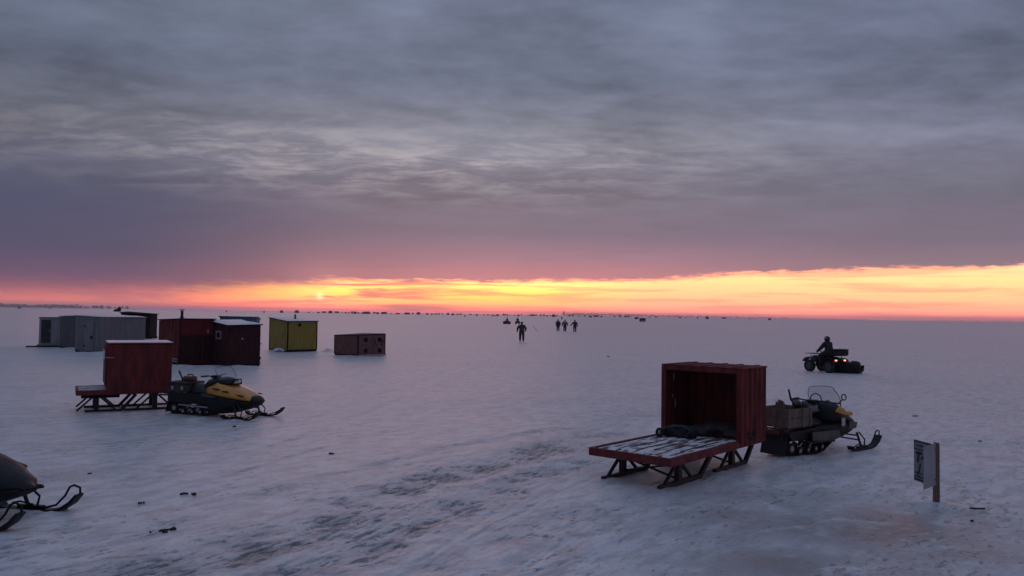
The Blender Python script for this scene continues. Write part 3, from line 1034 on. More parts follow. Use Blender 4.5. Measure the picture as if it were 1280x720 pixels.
def snowmobile(loc, rz, style, label):
    t = thing('snowmobile', loc, rz, label, 'snowmobile', 'parked snowmobiles')
    dark = style == 'dark'
    yel = style == 'yellow'
    # track belt
    path = []
    for k in range(9):
        a = R(90 + 180 * k / 8)
        path.append((.17 + .16 * math.cos(a), .175 + .16 * math.sin(a)))
    for x in (.35, .6, .85, 1.1):
        path.append((x, .015))
    path.append((1.28, .05))
    for k in range(6):
        a = R(-50 + 140 * k / 5)
        path.append((1.56 + .13 * math.cos(a), .34 + .13 * math.sin(a)))
    for x in (1.3, 1.0, .7, .4):
        path.append((x, .43 - .09 * (1.56 - x) / 1.4))
    n = len(path)
    b = MB()
    W = .25
    cx, cz = .8, .2
    ins = [(x + (cx - x) * .03, z + (cz - z) * .10) for x, z in path]
    vs = [(x, -W, z) for x, z in path] + [(x, W, z) for x, z in path] + [(x, -W, z) for x, z in ins] + [(x, W, z) for x, z in ins]
    fs = []
    for i in range(n):
        j = (i + 1) % n
        fs += [(i, j, n + j, n + i), (2 * n + j, 2 * n + i, 3 * n + i, 3 * n + j), (j, i, 2 * n + i, 2 * n + j), (n + i, n + j, 3 * n + j, 3 * n + i)]
    b.add(vs, fs)
    for i in range(n):   # lugs
        j = (i + 1) % n
        L = math.hypot(path[j][0] - path[i][0], path[j][1] - path[i][1])
        m_ = max(1, int(L / .07))
        for k in range(m_):
            s = (k + .5) / m_
            x, z = path[i][0] + (path[j][0] - path[i][0]) * s, path[i][1] + (path[j][1] - path[i][1]) * s
            d = Vector((path[j][0] - path[i][0], 0, path[j][1] - path[i][1])).normalized()
            nn = Vector((-d.z, 0, d.x))
            if nn.dot(Vector((x - cx, 0, z - cz))) < 0:
                nn = -nn
            b.beam((x - nn.x * .004, -W, z - nn.z * .004), (x - nn.x * .004, W, z - nn.z * .004), .022, .03, up=(nn.x, 0, nn.z))
    b.build('track', M['rubber'], t)
    for s in (-1, 1):
        rl = MB().beam((.2, s * .19, .13), (1.25, s * .19, .12), .025, .05).beam((.45, s * .19, .13), (.75, s * .19, .38), .02, .03).beam((.8, s * .19, .13), (1.15, s * .19, .38), .02, .03)
        rl.build('slide_rail', M['alu'], t)
        for x, z, r_ in ((.17, .175, .10), (.45, .11, .075), (.72, .11, .065), (.98, .11, .065), (1.2, .13, .065)):
            w = MB().cyl((x, s * .255, z), (x, s * .20, z), r_, 18).build('bogie_wheel', M['rubber'], t)
            MB().cyl((x, s * .262, z), (x, s * .256, z), r_ * .55, 14).build('hub', M['alu'], w)
    # tunnel, snow flap, running boards
    tu = MB()
    tu.box((.02, -.27, .42), (1.4, .27, .50))
    tu.box((.30, -.285, .38), (1.4, -.272, .47)).box((.30, .272, .38), (1.4, .285, .47))
    tu.build('tunnel', M['grey_plastic'] if style == 'black' else M['black'], t, bevel=.01)
    for s in (-1, 1):
        rb = MB()
        rb.prism([(.45, .27), (1.35, .24), (1.35, .27), (.45, .30)], s * .275, s * .44)
        rb.build('running_board', M['alu'] if yel else M['black'], t, bevel=.005)
    MB().prism([(-.10, .06), (-.08, .06), (.03, .44), (.01, .46)], -.27, .27).build('snow_flap', M['rubber'], t)
    for s in (-1, 1):
        if style == 'black':
            MB().prism([(.0, .41), (.10, .33), (.5, .31), (.9, .27), (1.5, .22), (1.5, .5), (.0, .5)], s * .286, s * .315).build('side_skirt', M['black'], t, bevel=.01)
        else:
            MB().prism([(.05, .34), (.9, .30), (1.05, .16), (1.5, .12), (1.5, .56), (.05, .56)], s * .286, s * .315).build('side_skirt', M['black'], t, bevel=.01)
    # rear rack and bumper
    rk = MB()
    rk.tube([(.75, -.27, .56), (.05, -.27, .56), (-.06, -.22, .55), (-.06, .22, .55), (.05, .27, .56), (.75, .27, .56)], .014)
    for x in (.1, .3, .5, .7):
        rk.tube([(x, -.27, .56), (x, .27, .56)], .01)
    for s in (-1, 1):
        rk.tube([(.1, s * .27, .56), (.1, s * .25, .48)], .012).tube([(.6, s * .27, .56), (.6, s * .25, .48)], .012)
        rk.tube([(-.06, s * .2, .55), (-.08, s * .2, .34), (.02, s * .26, .34)], .014)
    rk.build('rear_rack', M['steel'], t)
    MB().box((-.075, -.14, .44), (-.03, .14, .50)).build('tail_light', M['red_can'], t, bevel=.008)
    # seat
    st = MB().loft([sec(.62, .78, .50, .14, .2), sec(.72, .82, .50, .16, .22), sec(.9, .80, .50, .16, .23), sec(1.05, .70, .50, .15, .22), sec(1.25, .67, .52, .13, .2), sec(1.42, .72, .55, .11, .17)])
    st.build('seat', M['seat'], t, sub=2)
    # belly pan
    if style == 'black':
        bl = [sec(.85, .54, .28, .26, .22, .42, .30), sec(1.2, .56, .20, .36, .26, .4, .40), sec(1.6, .60, .17, .40, .28, .4, .43), sec(2.0, .62, .22, .38, .24, .42, .41), sec(2.25, .60, .28, .32, .2, .44, .36), sec(2.42, .54, .34, .22, .14, .44, .27)]
        hd_ = [sec(1.22, .97, .58, .16, .26), sec(1.45, 1.0, .56, .24, .36), sec(1.7, .93, .56, .28, .40), sec(1.95, .80, .54, .28, .40), sec(2.2, .70, .50, .26, .36), sec(2.40, .60, .46, .2, .27)]
        hm = M['gloss_black']
    else:
        bl = [sec(.8, .60, .12, .28, .26, .4, .34), sec(1.2, .62, .06, .38, .32, .4, .42), sec(1.6, .60, .06, .43, .34, .38, .46), sec(2.05, .54, .13, .43, .32, .36, .45), sec(2.38, .47, .25, .33, .24, .37, .35), sec(2.62, .44, .33, .18, .14, .40, .2)]
        hd_ = [sec(1.06, .88, .52, .12, .30), sec(1.36, .94, .52, .2, .41, .64, .39), sec(1.7, .85, .50, .29, .46, .62, .44), sec(2.02, .75, .47, .32, .46, .58, .44), sec(2.32, .64, .43, .28, .38, .52, .36), sec(2.54, .52, .41, .18, .24), sec(2.62, .46, .41, .1, .13)]
        hm = M['hood_yellow'] if yel else M['gloss_black']
    MB().loft(bl).build('belly_pan', M['black'], t, **(dict(bevel=.025, angle=25) if dark else dict(sub=1)))
    hood = MB().loft(hd_).build('hood', hm, t, **(dict(bevel=.025, angle=25) if dark else dict(sub=1)))
    if yel:
        MB().loft([sec(2.40, .615, .38, .25, .33, .50, .345), sec(2.56, .525, .38, .17, .23), sec(2.66, .455, .39, .09, .12)]).build('nose_cap', M['black'], hood, sub=1)
        MB().loft([sec(1.0, .90, .60, .10, .24), sec(1.2, .97, .70, .16, .30), sec(1.5, .97, .78, .22, .30)]).build('dash', M['black'], hood, sub=1)
    # hood vents and stripes
    if yel:
        for s in (-1, 1):
            for (x0, x1, z0, z1, y0) in ((1.38, 1.62, .72, .70, .355), (1.72, 1.92, .67, .655, .385), (2.1, 2.34, .59, .56, .325)):
                MB().prism([(x0, z0 + .018), (x1, z1 + .03), (x1 + .05, z1), (x0 + .1, z0 - .012)], s * (y0 + .01), s * (y0 + .045)).build('hood_vent', M['black'], hood, bevel=.006)
            MB().prism([(1.18, .57), (1.62, .54), (1.55, .50), (1.2, .53)], s * .40, s * .455).build('side_decal', M['grey_plastic'], hood)
    if style == 'black':
        for s in (-1, 1):
            MB().prism([(1.52, .80), (1.64, .90), (1.78, .87), (1.86, .80), (2.10, .78), (2.12, .70), (1.98, .69), (1.72, .74)], s * .315, s * .375).build('side_decal', M['hood_yellow'], hood, bevel=.02)
            MB().prism([(1.62, .52), (1.74, .52), (1.74, .68), (1.62, .68)], s * .41, s * .424).build('sticker', M['lens'], hood, bevel=.006)
            MB().prism([(1.9, .42), (2.2, .44), (2.25, .56), (1.95, .60)], s * .375, s * .40).build('side_grille', M['grey_plastic'], hood, bevel=.02)
            MB().prism([(.62, .30), (1.25, .24), (1.62, .30), (1.55, .45), (.62, .47)], s * .385, s * .41).build('side_panel', M['grey_plastic'], t, bevel=.03)
    if dark:
        for s in (-1, 1):
            MB().prism([(1.98, .655), (2.22, .585), (2.25, .555), (2.02, .60)], s * .385, s * .44).build('hood_vent', M['black'], hood, bevel=.006)
        MB().loft([sec(2.44, .56, .38, .22, .28), sec(2.60, .48, .39, .12, .16), sec(2.70, .43, .40, .05, .07)]).build('nose_cap', M['black'], hood, bevel=.015)
        MB().prism([(1.95, .60), (2.18, .56), (2.20, .54), (1.95, .57)], -.385, -.35).build('side_decal', M['grey_plastic'], hood)
    # headlight pod and dash
    px_, pz_ = (1.78, .88) if not style == 'black' else (1.9, .86)
    pod = MB().loft([sec(px_ - .42, pz_ + .10, pz_ - .08, .12, .2), sec(px_ - .2, pz_ + .14, pz_ - .1, .17, .26), sec(px_, pz_ + .08, pz_ - .1, .17, .24), sec(px_ + .12, pz_ + .02, pz_ - .08, .14, .2)])
    pd = pod.build('headlight_pod', M['black'], t, sub=2)
    ln = MB()
    ln.loft([sec(px_ + .085, pz_ + .045, pz_ - .055, .15, .16), sec(px_ + .14, pz_ + .02, pz_ - .05, .13, .14)])
    ln.build('headlight', M['lens'], pd, sub=1)
    MB().tube([(px_ + .09, y_, pz_ - .062 + (.125 if k in (1, 2) else 0)) for k, y_ in enumerate((-.185, -.17, .17, .185))], .017, closed=True).build('headlight_rim', M['black'], pd)
    # windshield
    wv, wf = [], []
    bz, tz = (pz_ + .07, 1.28) if style != 'dark' else (pz_ + .05, 1.1)
    N = 12
    for r_ in range(5):
        q = r_ / 4
        for k in range(N + 1):
            a = math.pi * (k / N - .5)
            hw_ = (.33 + .04 * math.sin(q * 3)) * (1 - .2 * q * q)
            wv.append((px_ - .02 - .16 * q - .16 * (1 - math.cos(a)), hw_ * math.sin(a), bz + (tz - bz) * q * (1 - .10 * (1 - math.cos(a)) * q)))
    for r_ in range(4):
        for k in range(N):
            i = r_ * (N + 1) + k
            wf.append((i, i + 1, i + N + 2, i + N + 1))
    ws = MB().add(wv, wf).build('windshield', M['shield'], t, angle=80)
    so = ws.modifiers.new('thickness', 'SOLIDIFY')
    so.thickness = .004
    edge = [wv[r_ * (N + 1)] for r_ in range(5)] + [wv[4 * (N + 1) + k] for k in range(1, N)] + [wv[r_ * (N + 1) + N] for r_ in range(4, -1, -1)]
    MB().tube(edge, .006, 6).build('windshield_trim', M['black'], ws)
    # handlebar
    hx, hz = 1.22, 1.0
    MB().tube([(1.42, 0, .84), (hx + .05, 0, hz - .02)], .03).tube([(hx - .10, -.38, hz + .01), (hx, -.26, hz + .02), (hx + .06, -.1, hz), (hx + .06, .1, hz), (hx, .26, hz + .02), (hx - .10, .38, hz + .01)], .014).build('handlebar', M['steel'], t)
    for s in (-1, 1):
        MB().tube([(hx - .12, s * .40, hz + .01), (hx - .02, s * .28, hz + .02)], .021).build('grip', M['rubber'], t)
        MB().tube([(hx + .01, s * .27, hz + .02), (hx + .06, s * .33, hz + .04), (hx - .0, s * .40, hz + .03)], .009).build('brake_lever', M['black'], t)
    MB().box((hx - .06, -.11, hz - .045), (hx + .10, .11, hz + .03)).build('bar_pad', M['black'], t, bevel=.02)
    if style == 'black':   # cable hoop and a mirror
        MB().tube([(1.3, -.1, 1.0)] + [(1.34 + .01 * math.cos(a_ / 6 * math.pi), -.02 - .12 * math.cos(a_ / 6 * math.pi), 1.02 + .13 * math.sin(a_ / 6 * math.pi)) for a_ in range(7)] + [(1.42, .1, .92)], .012).build('brake_hose', M['black'], t)
        MB().tube([(1.86, -.2, .93), (1.9, -.27, 1.03)], .012).tube([(1.9 + .01, -.29 + .05 * math.cos(a_ / 5 * math.pi), 1.07 + .06 * math.sin(a_ / 5 * math.pi)) for a_ in range(10)], .012, closed=True).build('mirror', M['black'], t)
        MB().blob((1.28, 0, .86), (.08, .16, .10), 5, .2).build('handlebar_bag', M['pale_cloth'], t)
    # skis
    for s in (-1, 1):
        y = s * .475
        ol = [(1.82, .10), (1.86, .03), (2.0, .005), (2.55, .005), (2.72, .04), (2.86, .13), (2.95, .24), (2.92, .255), (2.83, .16), (2.70, .075), (2.55, .045), (2.0, .045), (1.9, .06), (1.85, .115)]
        sk = MB().prism(ol, y - .07, y + .07).build('ski', M['black'], t, bevel=.006)
        if not yel:
            MB().tube([(2.45, y, .055), (2.62, y, .10), (2.74, y, .22), (2.80, y, .33), (2.86, y, .355), (2.94, y, .33), (2.945, y, .25)], .014).build('ski_loop', M['black'], sk)
        else:
            MB().tube([(2.5, y, .05), (2.72, y, .12), (2.88, y, .21), (2.94, y, .25)], .013).build('ski_loop', M['black'], sk)
        MB().tube([(1.98, y, .05), (2.02, y, .10), (2.12, y, .12), (2.3, y, .09)], .012).box((2.1, y - .03, .046), (2.45, y + .03, .085)).build('ski_saddle', M['black'], sk)
        MB().tube([(2.24, y, .07), (2.14, y * .92, .36)], .024).tube([(2.36, y, .08), (2.40, y * .97, .2), (2.24, y * .9, .36)], .015).build('spindle', M['steel'], t)
        MB().tube([(2.15, y * .95, .30), (2.0, s * .22, .32)], .016).tube([(2.22, y * .97, .2), (1.9, s * .2, .26)], .016).build('control_arm', M['steel'], t)
    MB().tube([(2.40, -.16, .40), (2.60 + .12 * dark, -.11, .42), (2.68 + .14 * dark, 0, .43), (2.60 + .12 * dark, .11, .42), (2.40, .16, .40)], .014).tube([(2.40, -.14, .34), (2.58, -.09, .37), (2.62, 0, .40), (2.58, .09, .37), (2.40, .14, .34)], .012).build('front_bumper', M['black'], t)
    return t


def place(loc, rz, x, y, z, k=1.0):
    x, y, z = x * k, y * k, z * k
    return Vector((loc[0] + x * math.cos(rz) - y * math.sin(rz), loc[1] + x * math.sin(rz) + y * math.cos(rz), loc[2] + z))


# left: yellow hood
SCL = .94
hL = R(-19)
tipL = at(340, 519.5)
lL = tipL - SCL * (Vector((2.6 * math.cos(hL), 2.6 * math.sin(hL), 0)) + Vector((-math.sin(hL), math.cos(hL), 0)) * .475)
lL.z = gz(lL) - .02
snowL = snowmobile(lL, hL, 'yellow', 'snowmobile with a bright yellow-orange hood, hitched ahead of the closed red box sled')
# right: black with yellow flash
hR = R(37)
tipR = at(1080, 562)
lR = tipR - SCL * (Vector((2.35 * math.cos(hR), 2.35 * math.sin(hR), 0)) - Vector((-math.sin(hR), math.cos(hR), 0)) * .475)
lR.z = gz(lR) - .02
snowR = snowmobile(lR, hR, 'black', 'black snowmobile with a small yellow side panel, in front of the open red sled')
# far left: black, only its nose in view
hF = R(-9)
tipF = at(70, 637)
lF = Vector((tipF.x - 2.62 * math.cos(hF), tipF.y - 2.62 * math.sin(hF), 0)) - Vector((-math.sin(hF), math.cos(hF), 0)) * .475
lF.z = gz(lF) - .02
snowF = snowmobile(lF, hF, 'dark', 'all-black snowmobile cut off by the left edge, only its nose and skis showing')

for o in (snowL, snowR):
    o.scale = (SCL, SCL, SCL)
# loads on the racks
t = thing('cargo_case', place(lL, hL, .33, 0, .575, SCL), hL, 'brown canvas cargo case on the rear rack of the yellow-hooded snowmobile', 'cargo case')
MB().box((-.35, -.27, 0), (.30, .27, .20)).build('case_body', M['brown_bag'], t, bevel=.03)
MB().box((-.36, -.28, .202), (.31, .28, .25)).build('lid', M['brown_bag'], t, bevel=.02)
for x in (-.18, .1):
    MB().box((x - .035, -.292, .06), (x + .035, -.271, .15)).build('buckle', M['alu'], t, bevel=.006)
t = thing('fuel_can', place(lL, hL, .47, -.05, .575, SCL) + Vector((0, 0, .251)), hL, 'small red fuel can on the cargo case of the yellow-hooded snowmobile', 'fuel can')
MB().box((-.15, -.1, 0), (.15, .1, .13)).build('can_body', M['red_can'], t, bevel=.04)
MB().tube([(-.08, 0, .12), (-.05, 0, .165), (.07, 0, .165), (.1, 0, .12)], .014).build('handle', M['black'], t)
o = MB().tube([(0, 0, 0), (-.06, 0, .12), (-.14, .01, .24)], [.02, .018, .022]).build('pry_bar', M['black'])
o.location = place(lL, hL, .30, -.1, .575, SCL) + Vector((0, 0, .251))
o.rotation_euler = (0, 0, hL)
tag(o, 'short black bar sticking up behind the red fuel can', 'bar')

t = thing('wooden_crate', place(lR, hR, .33, 0, .575, SCL), hR, 'pale brown wooden crate on the rear rack of the black snowmobile', 'crate')
cr = MB()
for k in range(2):
    z = .01 + k * .17
    cr.box((-.36, -.30, z), (.36, -.282, z + .16)).box((-.36, .282, z), (.36, .30, z + .16))
    cr.box((-.36, -.281, z), (-.342, .281, z + .16)).box((.342, -.281, z), (.36, .281, z + .16))
cr.build('slats', M['pale_wood'], t, bevel=.003)
MB().box((-.34, -.28, 0), (.34, .28, .012)).build('bottom', M['pale_wood'], t)
for x, y in ((-.33, -.315), (.33, -.315), (0.1, -.315), (-.33, .301), (.33, .301)):
    MB().box((x - .03, y, 0), (x + .03, y + .014, .35)).build('batten', M['pale_wood'], t, bevel=.003)
for i, (x, y, a, l, w, m, nm, lb, ct) in enumerate((
        (-.25, -.1, -3, .30, .07, 'pale_wood', 'split_log', 'tallest split log standing in the crate of the black snowmobile', 'log'),
        (-.18, .06, 6, .24, .08, 'pale_wood', 'split_log', 'shorter split log leaning beside the tallest log in the crate', 'log'),
        (-.10, -.06, 2, .20, .09, 'post_wood', 'split_log', 'dark short log in the middle of the crate', 'log'))):
    o = MB().hexa([(-w / 2, -.05, 0), (w / 2, -.05, 0), (w / 2, .05, 0), (-w / 2, .05, 0), (-w * .45, -.05, l), (w * .5, -.04, l - .05), (w * .4, .05, l - .02), (-w / 2, .05, l + .02)]).build(nm, M[m])
    o.location = place(lR, hR, .33 + x, y, .72)
    o.rotation_euler = (R(a), R(a), hR)
    tag(o, lb, ct, 'logs in the crate')
o = MB().tube([(-.22, 0, .30), (-.15, 0, .12), (-.04, 0, .02), (.15, .02, -.03)], [.016, .018, .018, .015]).build('pry_bar', M['black'])
o.location = place(lR, hR, .33, -.2, .925)
o.rotation_euler = (0, 0, hR)
tag(o, 'bent black bar resting across the crate of the black snowmobile', 'bar')
o = MB().blob((0, 0, .06), (.08, .09, .09), 31, .2).blob((.15, .02, .05), (.06, .08, .08), 33, .2).build('work_gloves', M['grey_plastic'])
o.location = place(lR, hR, .48, -.12, .865)
tag(o, 'pair of grey work gloves on the front corner of the crate', 'gloves')


# ------------------------------------------------------------------ people
def person(loc, rz, label, J, group=None, mats=('cloth', 'cloth_trouser'), hat='cloth', hat_kind='knit_cap'):
    """One continuous body grown from a skeleton. J overrides joints; facing +x."""
    base = dict(pel=(0, 0, .95), sp=(.0, 0, 1.14), ch=(.02, 0, 1.34), nk=(.03, 0, 1.50), hb=(.045, 0, 1.60), ht=(.04, 0, 1.70),
                shl=(.0, .21, 1.42), ell=(-.06, .30, 1.15), wrl=(.04, .31, .92), shr=(.0, -.21, 1.42), elr=(.02, -.30, 1.15), wrr=(.12, -.31, .94),
                hil=(0, .10, .90), knl=(.06, .11, .50), anl=(-.02, .11, .09), tol=(.16, .12, .05),
                hir=(0, -.10, .90), knr=(.02, -.11, .50), anr=(-.10, -.11, .10), tor=(.08, -.12, .05))
    base.update(J)
    rad = dict(pel=.19, sp=.195, ch=.215, nk=.08, hb=.098, ht=.095, sh=.125, el=.095, wr=.065, hi=.145, kn=.105, an=.088, to=.055)
    names = list(base)
    idx = {k: i for i, k in enumerate(names)}
    vs = [Vector(base[k]) for k in names]
    rr = [rad.get(k, rad.get(k[:2], .06)) for k in names]
    ed = [('pel', 'sp'), ('sp', 'ch'), ('ch', 'nk'), ('nk', 'hb'), ('hb', 'ht')]
    for s in 'lr':
        ed += [('ch', 'sh' + s), ('sh' + s, 'el' + s), ('el' + s, 'wr' + s), ('pel', 'hi' + s), ('hi' + s, 'kn' + s), ('kn' + s, 'an' + s), ('an' + s, 'to' + s)]
    ed = [(idx[a], idx[b]) for a, b in ed]
    for s, sg in (('l', 1), ('r', -1)):   # gloved hands: palm, four fingers, thumb
        w, e = Vector(base['wr' + s]), Vector(base['el' + s])
        d = (w - e).normalized()
        side = Vector((1, 0, 0)) - d * d.x
        side.normalize()
        vs.append(w + d * .07)
        rr.append(.045)
        pi_ = len(vs) - 1
        ed.append((idx['wr' + s], pi_))
        for k, (o_, l_) in enumerate(((-.036, .065), (-.012, .085), (.012, .09), (.036, .075))):
            q = vs[pi_] + d * .03 + side * o_
            vs.append(q + d * l_ * .5)
            rr.append(.014)
            vs.append(q + d * l_ * .9 + side.cross(d) * (-.02 * sg))
            rr.append(.011)
            ed += [(pi_, len(vs) - 2), (len(vs) - 2, len(vs) - 1)]
        vs.append(vs[pi_] + side * .06 + d * .01)
        rr.append(.014)
        vs.append(vs[pi_] + side * .075 + d * .05)
        rr.append(.012)
        ed += [(pi_, len(vs) - 2), (len(vs) - 2, len(vs) - 1)]
    me = bpy.data.meshes.new('person_skeleton')
    me.from_pydata(vs, ed, [])
    tmp = bpy.data.objects.new('person_skeleton', me)
    COL.objects.link(tmp)
    tmp.modifiers.new('skin', 'SKIN')
    for i, sv in enumerate(me.skin_vertices[0].data):
        sv.radius = (rr[i], rr[i])
        sv.use_root = i == 0
    s = tmp.modifiers.new('sub', 'SUBSURF')
    s.levels = s.render_levels = 2
    dg = bpy.context.evaluated_depsgraph_get()
    mesh = bpy.data.meshes.new_from_object(tmp.evaluated_get(dg))
    bpy.data.objects.remove(tmp)
    mesh.name = 'person'
    mesh.materials.clear()
    for m in (mats[0], mats[1], 'skin', 'black'):
        mesh.materials.append(M[m])
    hb = Vector(base['hb'])
    for p in mesh.polygons:
        c = p.center
        dh = c - Vector(base['hb']) - Vector((.02, 0, .03))
        low = min((c - Vector(base[k])).length for k in ('pel', 'sp', 'ch'))
        leg = min((c - Vector(base[k])).length for k in ('knl', 'knr', 'anl', 'anr', 'tol', 'tor'))
        if dh.length < .14 and c.x > hb.x + .03:
            p.material_index = 2
        elif min((c - Vector(base[k])).length for k in ('tol', 'tor', 'anl', 'anr')) < .13:
            p.material_index = 3
        elif leg < low:
            p.material_index = 1
    mesh.shade_smooth()
    body = bpy.data.objects.new('person', mesh)
    COL.objects.link(body)
    body.location = loc
    body.rotation_euler = (0, 0, rz)
    tag(body, label, 'person', group)
    if group == 'people walking on the ice':
        body.scale = (1.2, 1.14, 1.0)
    ht = Vector(base['ht'])
    if hat_kind == 'helmet':
        MB().blob((ht.x - .01, 0, ht.z - .03), (.145, .135, .15), 2, 0.0).build('helmet', M[hat], body)
        MB().tube([(ht.x + .12 * math.cos(a * .35) , .125 * math.sin(a * .35), ht.z + .015) for a in range(-8, 9)], .022).build('goggle_band', M['pale_cloth'], body)
    else:
        MB().blob((ht.x - .015, 0, ht.z + .025), (.118, .11, .105), 2, 0.02).build(hat_kind, M[hat], body)
    f = MB()
    f.blob((hb.x + .105, 0, hb.z + .03), (.022, .016, .026), 1, 0)
    f.build('nose', M['skin'], body)
    if mats[0] != 'plain':
        ch = Vector(base['ch'])
        MB().tube([(base['nk'][0] + .10 * math.cos(a / 8 * math.pi), .10 * math.sin(a / 8 * math.pi), base['nk'][2] + .01) for a in range(16)], .035, closed=True).build('collar', M[mats[0]], body)
    return body


def away(px, extra=0):
    return math.pi / 2 - math.atan((px - 640) / 1000) + R(extra)


walk1 = {}
person(on(652, 426.5), away(652, 180), 'person in dark brown coat walking alone, nearest of the people on foot', dict(ell=(-.08, .33, 1.17), wrl=(.10, .31, 1.0), elr=(-.06, -.34, 1.16), wrr=(.08, -.36, .95), hil=(0, .11, .9), knl=(.05, .13, .5), anl=(0, .14, .08), tol=(.17, .15, .05), knr=(.02, -.12, .5), anr=(-.05, -.13, .08), tor=(.12, -.14, .05)), 'people walking on the ice', ('cloth_brown', 'cloth_trouser'))
person(on(697.5, 413.8), away(697, 10), 'tall thin dark figure, leftmost of the trio walking together', dict(ell=(.05, .26, 1.15), wrl=(.14, .24, .93), elr=(-.05, -.27, 1.15), wrr=(-.02, -.27, .9)), 'people walking on the ice')
person(on(706, 414.5), away(706, -5), 'dark figure with a pale patch on the back, middle of the trio', dict(ell=(-.04, .33, 1.14), wrl=(.10, .36, .95), elr=(-.04, -.33, 1.14), wrr=(.10, -.36, .93)), 'people walking on the ice', hat='cloth')
person(on(718.5, 415), away(718, 5), 'dark figure with one arm swung out, rightmost of the trio', dict(ell=(-.05, .38, 1.2), wrl=(-.02, .52, .98), elr=(.0, -.3, 1.14), wrr=(.04, -.33, .9)), 'people walking on the ice', ('cloth_brown', 'cloth_trouser'))
pk = MB().box((-.13, -.15, 0), (0, .15, .2)).build('backpack', M['pale_cloth'], bevel=.04)
pk.location = on(706, 414.5) + Vector((-.0, -.20, 1.26))
pk.rotation_euler = (0, 0, away(706, -5))
tag(pk, 'small pale backpack on the middle walker of the trio', 'backpack')
person(on(702.3, 399.6), away(702), 'tiny far-off standing person above the trio of walkers', {}, 'people walking on the ice')
person(on(581, 396.6), away(581), 'tiny lone person near the horizon, left of the two distant riders', {}, 'people walking on the ice')


# ------------------------------------------------------------------ quad bike with rider, towing a tub
def quad(loc, rz, label, group=None):
    t = thing('quad_bike', loc, rz, label, 'quad bike', group)
    for x in (-.62, .62):
        for s in (-1, 1):
            y = s * .43
            w = MB()
            n = 24
            prof = [(-.12, .20), (-.125, .26), (-.09, .295), (.09, .295), (.125, .26), (.12, .20)]
            vs, fs = [], []
            for k in range(n):
                a = 2 * math.pi * k / n
                for (o, r_) in prof:
                    q = r_ + (.012 if (k % 2 and r_ > .25) else 0)
                    vs.append((x + q * math.cos(a), y + o, .30 + q * math.sin(a)))
            m_ = len(prof)
            for k in range(n):
                l = (k + 1) % n
                for q in range(m_):
                    p = (q + 1) % m_
                    fs.append((k * m_ + q, k * m_ + p, l * m_ + p, l * m_ + q))
            ob = w.add(vs, fs).build('wheel', M['rubber'], t, angle=50)
            MB().cyl((x, y + .09 * s, .30), (x, y - .08 * s, .30), .195, 18).cyl((x, y + .115 * s, .30), (x, y + .09 * s, .30), .07, 12).build('rim', M['grey_plastic'], ob)
    MB().tube([(-.62, -.35, .3), (-.62, .35, .3)], .035).tube([(.62, -.35, .3), (.62, .35, .3)], .03).box((-.5, -.16, .28), (.5, .16, .50)).build('chassis', M['steel'], t, bevel=.02)
    MB().loft([sec(-.78, .78, .58, .2, .22), sec(-.5, .82, .52, .2, .24), sec(-.1, .74, .5, .15, .2), sec(.3, .82, .5, .16, .22), sec(.62, .84, .52, .22, .26), sec(.88, .74, .56, .2, .22)]).build('body', M['black'], t, sub=2)
    for x in (-.62, .62):
        for s in (-1, 1):
            pts = [(x + .40 * math.cos(R(a)), .38 + .36 * math.sin(R(a))) for a in (20, 50, 80, 100, 130, 160)]
            ol = pts + [(x + .375 * math.cos(R(a)), .37 + .335 * math.sin(R(a))) for a in (160, 130, 100, 80, 50, 20)]
            MB().prism(ol, s * .2, s * .58).build('fender', M['black'], t, bevel=.01)
    MB().loft([sec(-.55, .90, .80, .13, .15), sec(-.4, .92, .78, .15, .17), sec(-.05, .87, .74, .13, .15), sec(.15, .90, .76, .09, .1)]).build('seat', M['seat'], t, sub=2)
    for (x0, x1, z) in ((-1.0, -.5, .86), (.42, .98, .90)):
        k = MB().tube([(x0, -.38, z), (x1, -.38, z), (x1, .38, z), (x0, .38, z)], .014, closed=True)
        for i in range(1, 5):
            k.tube([(x0, -.38 + i * .152, z), (x1, -.38 + i * .152, z)], .01)
        for s in (-1, 1):
            k.tube([((x0 + x1) / 2, s * .3, z), ((x0 + x1) / 2, s * .24, z - .15)], .012)
        k.build('rack', M['steel'], t)
    MB().tube([(.38, 0, .8), (.26, 0, 1.02)], .025).tube([(.18, -.36, 1.06), (.26, -.2, 1.05), (.28, 0, 1.02), (.26, .2, 1.05), (.18, .36, 1.06)], .014).build('handlebar', M['steel'], t)
    for s in (-1, 1):
        MB().tube([(.16, s * .385, 1.06), (.23, s * .26, 1.055)], .02).build('grip', M['rubber'], t)
        MB().loft([sec(.84, .74, .64, .04, .05), sec(.9, .73, .65, .03, .04)]).build('headlight', M['lens'], t).location = (0, s * .24, 0)
        MB().box((.15, s * .20, .28), (-.25, s * .42, .31)).build('footrest', M['black'], t, bevel=.006)
        tl = MB().box((-.93, s * .30 - .085, .585), (-.885, s * .30 + .085, .665)).build('tail_light', M['tail'], t, bevel=.015)
        MB().box((-.94, s * .30 - .045, .605), (-.931, s * .30 + .045, .645)).build('bulb', M['tail_hot'], tl, bevel=.01)
    MB().box((-.884, -.42, .55), (-.80, .42, .68)).build('rear_panel', M['black'], t, bevel=.02)
    MB().tube([(.9, -.25, .5), (1.02, -.2, .62), (1.02, .2, .62), (.9, .25, .5)], .018).build('front_bumper', M['steel'], t)
    MB().tube([(-.6, 0, .33), (-1.0, 0, .33)], .025).build('hitch', M['steel'], t)
    return t


